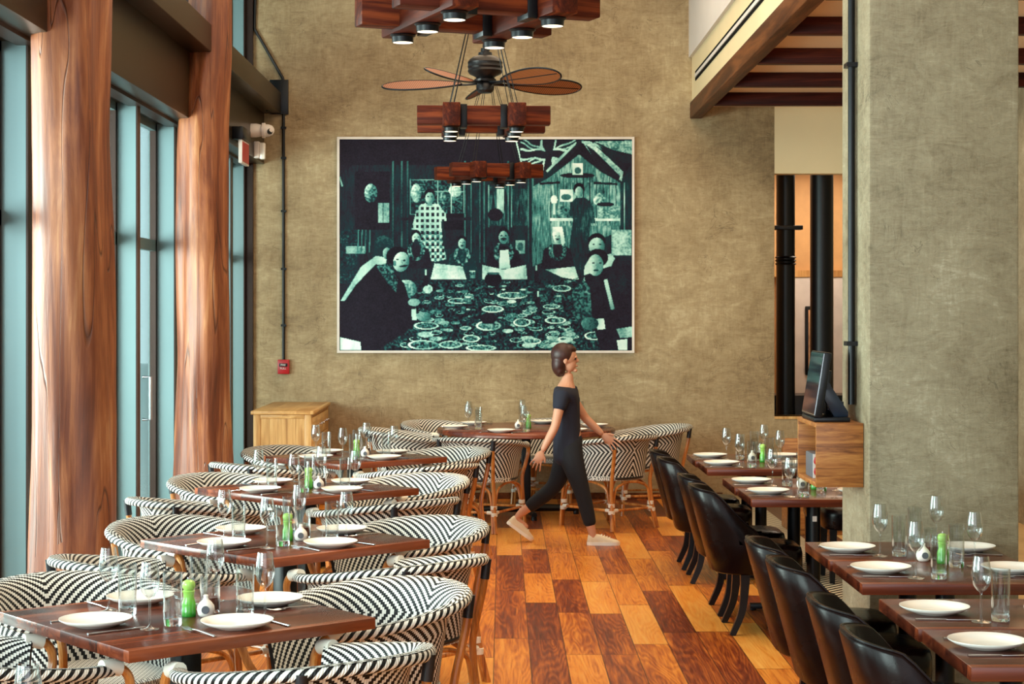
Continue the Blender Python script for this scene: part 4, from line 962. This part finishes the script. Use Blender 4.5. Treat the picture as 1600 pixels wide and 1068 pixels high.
# ------------------------------------------------------------------ sideboard
def make_sideboard():
    x0, x1, y0, y1, zt = -2.12, -1.625, 15.25, 16.74, 0.91
    root = empty('sideboard', ((x0 + x1) / 2, (y0 + y1) / 2, 0)); tag(root, 'blond oak sideboard in the corner against the back wall', 'sideboard')
    hx, hy = (x1 - x0) / 2, (y1 - y0) / 2
    m = MB(); m.box(-hx - 0.02, -hy - 0.02, zt - 0.03, hx + 0.02, hy, zt); m.build('top', M['oak_top'], root, bevel=0.004)
    m = MB(); m.box(-hx + 0.012, -hy + 0.012, 0.08, hx - 0.012, hy - 0.01, zt - 0.032); m.build('body', M['oak'], root, smooth=False)
    for sx in (-1, 1):
        for sy in (-1, 1):
            m = MB(); m.box(sx * hx - (0.06 if sx > 0 else 0), sy * hy - (0.06 if sy > 0 else 0), 0, sx * hx + (0 if sx > 0 else 0.06), sy * hy + (0 if sy > 0 else 0.06), zt - 0.03); m.build('leg', M['oak'], root, bevel=0.004)
    for z0, z1 in ((0.845, 0.878), (0.56, 0.60), (0.10, 0.15)):
        m = MB(); m.box(-hx + 0.06, -hy - 0.002, z0, hx - 0.06, -hy + 0.02, z1); m.build('rail', M['oak_top'], root, bevel=0.003)
    m = MB()
    for k in range(5): a = -hx + 0.06 + k * (2 * hx - 0.12) / 5; m.box(a + 0.001, -hy + 0.006, 0.15, a + (2 * hx - 0.12) / 5 - 0.001, -hy + 0.013, 0.845)
    m.build('side_panel', M['oak'], root, smooth=False)
    m = MB(); m.box(-0.03, -hy - 0.004, 0.572, 0.03, -hy - 0.002, 0.592); m.build('label_plate', M['white_plastic'], root, smooth=False)
    for c in range(3):
        for r_ in range(4):
            ya = -hy + 0.07 + c * (2 * hy - 0.13) / 3; yb = ya + (2 * hy - 0.13) / 3 - 0.012; za = 0.13 + r_ * 0.182; m = MB()
            m.box(hx - 0.014, ya, za, hx + 0.002, yb, za + 0.17); d_ = m.build('drawer', M['oak_top'], root, bevel=0.004)
            for q in (0.3, 0.7): k = MB(); k.lathe([(0.001, 0.002), (0.006, 0.002), (0.005, 0.014), (0.011, 0.020), (0.008, 0.028), (0.001, 0.03)], 14, (hx, ya + (yb - ya) * q, za + 0.085), axis='X'); k.build('knob', M['silver'], d_)
make_sideboard()

# ------------------------------------------------------------------ wall box with till
def make_box():
    x0, x1, y0, y1, z0, z1, t = 1.415, 1.628, 8.08, 8.59, 0.975, 1.263, 0.02
    root = empty('wall_shelf_box', (x0, y0, z0)); tag(root, 'open teak box shelf fixed to the side of the concrete pier', 'shelf')
    w, d_, h = x1 - x0, y1 - y0, z1 - z0
    for nm, b in (('front_panel', (0, 0, 0, w, t, h)), ('back_panel', (0, d_ - t, 0, w, d_, h)), ('bottom_panel', (0, t, 0, w, d_ - t, t)), ('top_panel', (0, t, h - t, w, d_ - t, h)), ('end_panel', (w - t, t, t, w, d_ - t, h - t))):
        m = MB(); m.box(*b); m.build(nm, M['teak'], root, bevel=0.0015)
    s = empty('small_speaker', (1.435, 8.29, z0 + t)); tag(s, 'small grey speaker with two red cones inside the teak box shelf', 'speaker')
    m = MB(); m.box(0, 0.004, 0, 0.13, 0.19, 0.115); m.build('housing', M['grey_plastic'], s, bevel=0.006)
    m = MB(); m.box(0.002, -0.003, 0.002, 0.128, 0.003, 0.113); m.build('front_plate', M['white_plastic'], s, smooth=False)
    for z in (0.033, 0.082): m = MB(); m.lathe([(0.001, -0.006), (0.02, -0.005), (0.024, -0.003), (0.001, -0.0031)], 24, (0.028, 0, z), axis='Y'); m.build('cone', M['red_plastic'], s)
    p = empty('till_terminal', (1.42, 8.16, z1)); tag(p, 'black touch screen till terminal standing on the teak box shelf', 'till')
    m = MB(); m.box(0.0, 0.0, 0.0, 0.165, 0.34, 0.022); m.build('base', M['black_plastic'], p, bevel=0.006)
    # wedge arm rising from the base towards the screen
    m = MB(); sec = [(0.165, 0.022), (0.10, 0.022), (0.055, 0.10), (0.055, 0.165), (0.080, 0.172), (0.165, 0.045)]
    for y in (0.05, 0.27): m.add([(x, y, z) for x, z in sec] + [(x, y + 0.03, z) for x, z in sec], [tuple(range(6))[::-1], tuple(range(6, 12))] + [(k, (k + 1) % 6, (k + 1) % 6 + 6, k + 6) for k in range(6)])
    m.box(0.075, 0.08, 0.05, 0.15, 0.27, 0.09); m.build('stand', plain('blue_black_plastic', lin(24, 34, 50), 0.3), p, bevel=0.003)
    m = MB(); m.cyl(0.014, 0, 0.30, 16); hg = m.build('hinge', M['black_plastic'], p); hg.location = (0.066, 0.02, 0.165); hg.rotation_euler = (R(-90), 0, 0)
    tilt = Matrix.Translation((0.0, 0.0, 0.024)) @ Matrix.Rotation(R(9), 4, 'Y')
    m = MB(); m.box(0.0, -0.01, 0.0, 0.034, 0.34, 0.30, mat=tilt); s1 = m.build('screen_housing', M['black_plastic'], p, bevel=0.006)
    m = MB(); m.box(-0.002, -0.004, 0.008, 0.0, 0.334, 0.292, mat=tilt); m.build('screen_bezel', M['silver'], s1, smooth=False)
    m = MB(); m.box(-0.003, 0.002, 0.012, -0.0021, 0.328, 0.288, mat=tilt); m.build('screen', plain('dark_screen_glass', lin(30, 28, 34), 0.06, spec=0.8), s1, smooth=False)
    m = MB(); m.box(0.035, 0.06, 0.02, 0.06, 0.28, 0.22, mat=tilt); m.build('screen_mount', M['black_plastic'], p, bevel=0.005)
make_box()
# ------------------------------------------------------------------ chandeliers and fan
lens = emit('warm_lamp_lens', (1.0, 0.84, 0.60, 1), 2.6)
def make_chandelier():
    root = empty('timber_chandelier'); tag(root, 'x', 'chandelier')
    for y in (-0.235, 0.235):
        m = MB(); m.box(-0.40, y - 0.05, 0.047, 0.40, y + 0.05, 0.160); m.build('timber', M['lamp_wood'], root, bevel=0.006)
    for x in (-0.195, 0.195):
        m = MB(); m.box(-0.42, -0.052, 0.032, 0.42, 0.052, 0.165); o = m.build('timber', M['lamp_wood'], root, bevel=0.006); o.rotation_euler = (0, 0, R(90)); o.location = (x, 0, 0)
        for y in (-0.30, 0.0, 0.30):
            m = MB(); m.lathe([(0.001, 0.032), (0.050, 0.032), (0.052, 0.028), (0.044, 0.022), (0.0425, 0.0), (0.040, 0.0), (0.040, 0.006), (0.001, 0.006)], 28, (x, y, 0)); lp = m.build('lamp', M['black_metal'], root, sharp=40)
            m = MB(); m.cyl(0.0395, 0.001, 0.005, 28, (x, y)); m.build('lens', lens, lp)
    hk = Vector((0, 0, 1.06))
    for x in (-0.195, 0.195):
        for y in (-0.235, 0.235):
            s = -1 if x > 0 else 1; xs = x + s * 0.075
            m = MB(); m.box(xs - 0.02, y - 0.054, 0.028, xs + 0.02, y + 0.054, 0.168); st = m.build('strap', M['black_metal'], root, bevel=0.002)
            for q in (-0.012, 0.012):
                m = MB(); m.tube([(x + q, y, 0.165), hk + Vector((q * 0.5, 0, 0))], 0.0028, 6); m.build('wire', M['black_metal'], root)
    m = MB(); m.lathe([(0.001, 1.04), (0.03, 1.045), (0.03, 1.08), (0.008, 1.10), (0.008, 2.755), (0.06, 2.757), (0.065, 2.765), (0.001, 2.765)], 16); m.build('stem', M['black_metal'], root)
    return root
ch0 = make_chandelier()
for (x, y, a, lab) in ((-0.104, 6.91, 21.5, 'nearest timber chandelier, cut by the top of the view'), (-0.123, 11.0, 2.5, 'middle timber chandelier, hanging just above the framed print'), (-0.12, 15.25, 17.5, 'furthest timber chandelier, hanging in front of the framed print')):
    o = inst(ch0, (x, y, 2.835), R(a), lab, 'timber chandeliers')
    for sx in (-0.195, 0.195):
        for sy in (-0.30, 0, 0.30):
            p = Matrix.Rotation(R(a), 4, 'Z') @ Vector((sx, sy, 0))
            light('chandelier_spot', 'SPOT', (x + p.x, y + p.y, 2.825), (0, 0, 0), 26, (1.0, 0.76, 0.48), 0.035, spot=R(95))
def fan_weave():
    m = NT('brown_cane_fan_blade'); v = m.coord(); sep = m.n('ShaderNodeSeparateXYZ', {0: v})
    a = m.math('FRACT', m.math('DIVIDE', sep.outputs['X'], 0.016)); b = m.math('FRACT', m.math('DIVIDE', sep.outputs['Y'], 0.009))
    h = m.math('MULTIPLY', m.math('ABSOLUTE', m.math('SUBTRACT', a, 0.5)), m.math('ABSOLUTE', m.math('SUBTRACT', b, 0.5)))
    m.P(Base_Color=m.ramp(m.math('MULTIPLY', h, 4), [(0.1, lin(84, 34, 14)), (0.6, lin(190, 108, 48))]), Roughness=0.5); m.bump(h, 0.5, 0.003); return m.m
def make_fan():
    Zb = 3.364; root = empty('ceiling_fan', (-0.121, 12.6, Zb)); tag(root, 'black ceiling fan with five woven cane paddle blades', 'ceiling fan')
    m = MB(); m.lathe([(0.001, -0.07), (0.045, -0.068), (0.062, -0.05), (0.064, -0.02), (0.055, 0.0), (0.075, 0.01), (0.078, 0.025), (0.062, 0.035), (0.07, 0.045), (0.112, 0.065), (0.124, 0.085), (0.118, 0.10), (0.125, 0.115), (0.120, 0.13), (0.124, 0.145), (0.112, 0.165), (0.085, 0.185), (0.05, 0.195), (0.048, 0.215), (0.032, 0.22), (0.030, 0.245), (0.018, 0.25), (0.016, 0.30), (0.001, 0.30)], 48); m.build('motor', plain('dark_bronze_motor', lin(34, 30, 30), 0.35, 0.5), root, sharp=35)
    m = MB(); m.lathe([(0.012, 0.29), (0.012, 2.20), (0.07, 2.205), (0.075, 2.233), (0.001, 2.233)], 20); m.build('rod', M['black_metal'], root)
    wv = fan_weave(); ol = []
    for k in range(48):
        t = k / 48 * 2 * math.pi; u = (1 - math.cos(t)) / 2; w = 0.108 * math.sin(t) * (0.55 + 0.55 * u ** 0.8); ol.append((0.17 + 0.58 * u, w))
    for k in range(5):
        a = R(24 + 72 * k); Mx = Matrix.Rotation(a, 4, 'Z') @ Matrix.Rotation(R(-26), 4, 'X')
        b = MB(); b.add([(x, y, 0.003) for x, y in ol] + [(x, y, -0.003) for x, y in ol], [tuple(range(48)), tuple(range(48, 96))[::-1]] + [(i, (i + 1) % 48, (i + 1) % 48 + 48, i + 48) for i in range(48)]); bl = b.build('blade', wv, root, sharp=40)
        bl.matrix_basis = Mx
        r_ = MB(); r_.tube([(x, y, 0) for x, y in ol], 0.0065, 8, closed=True); r_.tube([(0.19, 0, -0.004), (0.73, 0, -0.004)], 0.004, 6); r_.build('blade_rim', M['black_metal'], bl)
        r_ = MB(); r_.tube([(0.06, 0, 0.0), (0.13, 0, -0.006), (0.22, 0, -0.008)], [0.014, 0.011, 0.010], 8, sq=(0.6, 1.6)); r_.build('blade_bracket', M['black_metal'], bl)
make_fan()
# low wooden booth in the side zone
bo = empty('booth_bench', (2.75, 14.4, 0)); tag(bo, 'low teak fronted booth seen between the table posts', 'bench')
m = MB(); m.box(-0.46, -0.30, 0.0, 0.7, 0.3, 0.40); m.build('plinth', M['teak'], bo, bevel=0.005)
m = MB(); m.box(-0.44, -0.30, 0.402, 0.7, 0.22, 0.48); m.build('cushion', M['leather'], bo, bevel=0.02)
m = MB(); m.box(-0.46, 0.225, 0.402, 0.7, 0.3, 0.72); m.build('backrest', M['teak'], bo, bevel=0.005)

# ------------------------------------------------------------------ the walking person
def skin_mesh(chains, name, sub=2):
    """chains: (points, radii) joined where end points coincide -> evaluated skin mesh"""
    bm = bmesh.new(); lay = bm.verts.layers.skin.verify(); idx = {}
    first = True
    for pts, rad in chains:
        prev = None
        for p, r in zip(pts, rad):
            key = tuple(round(c, 4) for c in p)
            if key not in idx:
                v = bm.verts.new(p); v[lay].radius = (r, r) if not isinstance(r, tuple) else r
                if first: v[lay].use_root = True; first = False
                idx[key] = v
            v = idx[key]
            if prev is not None and prev is not v:
                try: bm.edges.new((prev, v))
                except ValueError: pass
            prev = v
    me = bpy.data.meshes.new(name); bm.to_mesh(me); bm.free()
    o = bpy.data.objects.new(name, me); COL.objects.link(o)
    sk = o.modifiers.new('skin', 'SKIN'); sk.use_smooth_shade = True
    sb = o.modifiers.new('sub', 'SUBSURF'); sb.levels = sub; sb.render_levels = sub
    return o
def bake(objs, name, mats, voxel, extra=None, smooth_it=3):
    dg = bpy.context.evaluated_depsgraph_get(); dg.update(); bm = bmesh.new()
    for o in objs:
        e = o.evaluated_get(dg); me = bpy.data.meshes.new_from_object(e); me.transform(o.matrix_world); bm.from_mesh(me); bpy.data.meshes.remove(me)
    me = bpy.data.meshes.new(name); bm.to_mesh(me); bm.free()
    for o in objs: bpy.data.objects.remove(o)
    t = bpy.data.objects.new(name, me); COL.objects.link(t)
    rm = t.modifiers.new('r', 'REMESH'); rm.mode = 'VOXEL'; rm.voxel_size = voxel; rm.use_smooth_shade = True
    if smooth_it: s = t.modifiers.new('s', 'SMOOTH'); s.iterations = smooth_it; s.factor = 0.5
    dg = bpy.context.evaluated_depsgraph_get(); dg.update(); me2 = bpy.data.meshes.new_from_object(t.evaluated_get(dg)); bpy.data.objects.remove(t)
    me2.name = name; me2.materials.clear()
    for m in mats: me2.materials.append(m)
    o = bpy.data.objects.new(name, me2); COL.objects.link(o); return o
def blob(c, r, rot=None, name='b'):
    m = MB(); m.grid(lambda a, b: (math.cos(2 * math.pi * a) * math.sin(math.pi * b), math.sin(2 * math.pi * a) * math.sin(math.pi * b), math.cos(math.pi * b)), 24, 14)
    Mx = Matrix.Translation(c) @ (rot or Matrix()) @ Matrix.Diagonal((r[0], r[1], r[2], 1)); m.v = [tuple(Mx @ Vector(v)) for v in m.v]
    return m.build(name, [])
def make_person():
    Y = 13.6; K = Y / F_PX
    def q(x, y, dy=0.0): return Vector(((x - PX0) * K, Y + dy, CAM_H - (y - PY0) * K))
    skin = plain('skin', lin(206, 148, 118), 0.5, 0, 0.04); shirt_m = plain('navy_black_shirt', lin(26, 28, 44), 0.85); tr_m = plain('black_trousers', lin(17, 17, 24), 0.85)
    hair_m = plain('dark_brown_hair', lin(58, 26, 20), 0.45, 0, 0.3, 40); shoe_m = plain('off_white_canvas', lin(224, 206, 178), 0.7); sole_m = plain('white_rubber_sole', lin(236, 230, 220), 0.6)
    pel = q(888, 702); waist = q(886, 668); chest = q(885, 632); nb = q(884, 604); nk = q(887, 592); 
    shR = q(877, 616, -0.15); shL = q(891, 617, 0.15)
    elR = q(866, 664, -0.20); wrR = q(846, 702, -0.20); elL = q(916, 655, 0.19); wrL = q(944, 681, 0.16)
    hpR = q(891, 712, -0.075); knR = q(909, 766, -0.085); anR = q(925, 831, -0.09)
    hpL = q(886, 712, 0.075); knL = q(868, 762, 0.08); anL = q(811, 806, 0.09)
    body = skin_mesh([([pel, waist, chest, chest.lerp(nb, .7), nb, nk, q(888, 580)], [(.105, .12), (.088, .105), (.095, .125), .085, (.07, .09), .044, .044]),
        ([chest.lerp(nb, .7), shR, shR.lerp(elR, .5), elR, elR.lerp(wrR, .4), wrR], [.08, .048, .041, .035, .034, .022]),
        ([chest.lerp(nb, .7), shL, shL.lerp(elL, .5), elL, elL.lerp(wrL, .4), wrL], [.08, .048, .041, .035, .034, .022]),
        ([pel, hpR, hpR.lerp(knR, .5), knR, knR.lerp(anR, .35), anR, anR + Vector((0.005, 0, -0.045)), anR + Vector((0.13, 0, -0.055))], [.10, .085, .07, .052, .05, .032, .03, .018]),
        ([pel, hpL, hpL.lerp(knL, .5), knL, knL.lerp(anL, .35), anL, anL + Vector((-0.02, 0, -0.03)), anL + Vector((0.07, 0, -0.10))], [.10, .085, .07, .052, .05, .032, .03, .018])], 'body')
    parts = [body]
    hc = q(884, 561)
    parts.append(blob(hc + Vector((-0.005, 0, 0.022)), (0.088, 0.072, 0.088))); parts.append(blob(hc + Vector((0.028, 0, -0.035)), (0.052, 0.052, 0.062)))
    parts.append(blob(hc + Vector((0.084, 0, -0.008)), (0.018, 0.011, 0.016), Matrix.Rotation(R(30), 4, 'Y'))); parts.append(blob(hc + Vector((0.072, 0, -0.084)), (0.018, 0.022, 0.014)))
    parts.append(blob(hc + Vector((0.078, 0, -0.050)), (0.012, 0.022, 0.007))); parts.append(blob(hc + Vector((0.076, 0, 0.018)), (0.012, 0.044, 0.010)))
    for s in (-1, 1): parts.append(blob(hc + Vector((-0.006, s * 0.072, -0.006)), (0.016, 0.007, 0.028)))
    def hand(wr, d_, nrm, out):
        # palm and five fingers, d_ along the hand, nrm palm normal, out towards the thumb
        d_ = d_.normalized(); side = out.normalized(); R_ = []
        pm = Matrix((d_, side, nrm.normalized())).transposed().to_4x4(); R_.append(blob(wr + d_ * 0.045, (0.050, 0.036, 0.015), pm))
        for k, (o_, ln) in enumerate(((0.030, 0.068), (0.010, 0.076), (-0.010, 0.070), (-0.029, 0.055))):
            b = wr + d_ * 0.082 + side * o_; cur = nrm.normalized()
            R_.append(skin_mesh([([b - d_ * 0.02, b, b + d_ * ln * 0.4 + side * o_ * 0.28 + cur * 0.004, b + d_ * ln * 0.72 + side * o_ * 0.42 + cur * 0.014, b + d_ * ln * 0.95 + side * o_ * 0.5 + cur * 0.027], [.008, .0078, .0072, .0066, .0058])], 'f', 1))
        b = wr + d_ * 0.022 + side * 0.024; R_.append(skin_mesh([([b, b + d_ * 0.022 + side * 0.020 + nrm * 0.006, b + d_ * 0.050 + side * 0.030 + nrm * 0.012], [.011, .0096, .008])], 't', 1))
        return R_
    parts += hand(wrR, Vector((-0.10, -0.02, -0.20)), Vector((0.3, 0.9, 0)).normalized() * 0.9, Vector((0.85, -0.1, -0.42)))
    parts += hand(wrL, Vector((0.20, -0.02, -0.16)), Vector((-0.25, -0.85, -0.3)).normalized() * 0.9, Vector((0.5, -0.1, 0.65)))
    b = bake(parts, 'person', [skin], 0.0042, smooth_it=1); 
    tag(b, 'person in dark T-shirt and black trousers walking right past the round table', 'person')
    def child(o): o.parent = b; return o
    # face details
    for s in (-1, 1):
        e = blob(hc + Vector((0.069, s * 0.030, 0.004)), (0.009, 0.013, 0.008), name='eye'); e.data.materials.append(M['black_plastic']); child(e)
    lp = blob(hc + Vector((0.087, 0, -0.051)), (0.005, 0.020, 0.005), name='lips'); lp.data.materials.append(plain('lips', lin(176, 84, 76), 0.5)); child(lp)
    hp = [blob(hc + Vector((-0.024, 0, 0.036)), (0.092, 0.086, 0.092)), blob(hc + Vector((-0.052, 0, -0.035)), (0.058, 0.078, 0.092)), blob(hc + Vector((-0.045, 0, -0.085)), (0.042, 0.070, 0.05)), blob(hc + Vector((0.038, 0, 0.085)), (0.048, 0.062, 0.026), Matrix.Rotation(R(28), 4, 'Y'))]
    child(bake(hp, 'hair', [hair_m], 0.007))
    sh = skin_mesh([([q(887, 730), q(887, 704), waist, chest, chest.lerp(nb, .7), nb + Vector((0, 0, 0.012))], [(.118, .148), (.128, .148), (.108, .124), (.112, .142), .10, (.062, .085)]),
        ([chest.lerp(nb, .7), shR, shR.lerp(elR, .52)], [.095, .065, .056]), ([chest.lerp(nb, .7), shL, shL.lerp(elL, .52)], [.095, .065, .056])], 's')
    child(bake([sh], 'shirt', [shirt_m], 0.008))
    tr = skin_mesh([([q(887, 670), pel], [(.095, .112), (.118, .134)]), ([pel, hpR, hpR.lerp(knR, .5), knR, knR.lerp(anR, .35), knR.lerp(anR, .86)], [.112, .10, .084, .065, .062, .050]),
        ([pel, hpL, hpL.lerp(knL, .5), knL, knL.lerp(anL, .35), knL.lerp(anL, .80)], [.112, .10, .084, .065, .062, .050])], 't')
    child(bake([tr], 'trousers', [tr_m], 0.008))
    # shoes: heel, toe
    def shoe(heel, toe, lab):
        d_ = (toe - heel); L_ = d_.length; d_.normalize(); up = Vector((0, 0, 1)); up = (up - d_ * up.dot(d_)).normalized(); side = up.cross(d_)
        Mx = Matrix((d_, side, up)).transposed().to_4x4(); Mx.translation = heel
        def outline(u): return 0.030 + 0.016 * math.sin(math.pi * min(1, u * 1.15)) * (1 if u > 0.3 else 0.8) if 0.02 < u < 0.98 else 0.012
        m = MB(); nn = 24
        hts = lambda u: np.interp(u, [0, 0.04, 0.12, 0.3, 0.42, 0.6, 0.8, 0.95, 1.0], [0.02, 0.075, 0.088, 0.082, 0.078, 0.062, 0.046, 0.036, 0.016])
        wd = lambda u: np.interp(u, [0, 0.03, 0.12, 0.35, 0.55, 0.75, 0.9, 0.97, 1.0], [0.006, 0.022, 0.032, 0.033, 0.041, 0.046, 0.038, 0.022, 0.004])
        m.grid(lambda a, v: (a * L_, wd(a) * math.cos(math.pi * v) * 0.97, 0.016 + (hts(a) - 0.016) * math.sin(math.pi * v) ** 0.6), nn, 14)
        m.v = [tuple(Mx @ Vector(v)) for v in m.v]; up_ = m.build('shoe', shoe_m, b, sharp=80)
        m = MB(); top = [(a / nn * L_, wd(a / nn) * 1.06) for a in range(nn + 1)]; ring = [(x, y) for x, y in top] + [(x, -y) for x, y in top[::-1]]; k = len(ring)
        m.add([(x, y, 0) for x, y in ring] + [(x, y, 0.024) for x, y in ring], [tuple(range(k))[::-1], tuple(range(k, 2 * k))] + [(i, (i + 1) % k, (i + 1) % k + k, i + k) for i in range(k)])
        m.v = [tuple(Mx @ Vector(v)) for v in m.v]; m.build('sole', sole_m, up_, sharp=40)
        m = MB()
        for t in (0.42, 0.50, 0.58, 0.66): m.tube([(t * L_, -0.022, hts(t) * 0.88), (t * L_ + 0.01, 0, hts(t) + 0.003), (t * L_, 0.022, hts(t) * 0.88)], 0.003, 6)
        m.v = [tuple(Mx @ Vector(v)) for v in m.v]; m.build('laces', sole_m, up_)
    hR = Vector((q(916, 0).x, Y - 0.09, 0.0)); shoe(hR, hR + Vector((0.25, 0, 0)), 'front')
    tL = Vector((q(832, 0).x, Y + 0.09, 0.0)); dd = Vector((-math.cos(R(36)), 0, math.sin(R(36)))) * 0.245; shoe(tL + dd, tL, 'rear')
    return b
make_person()
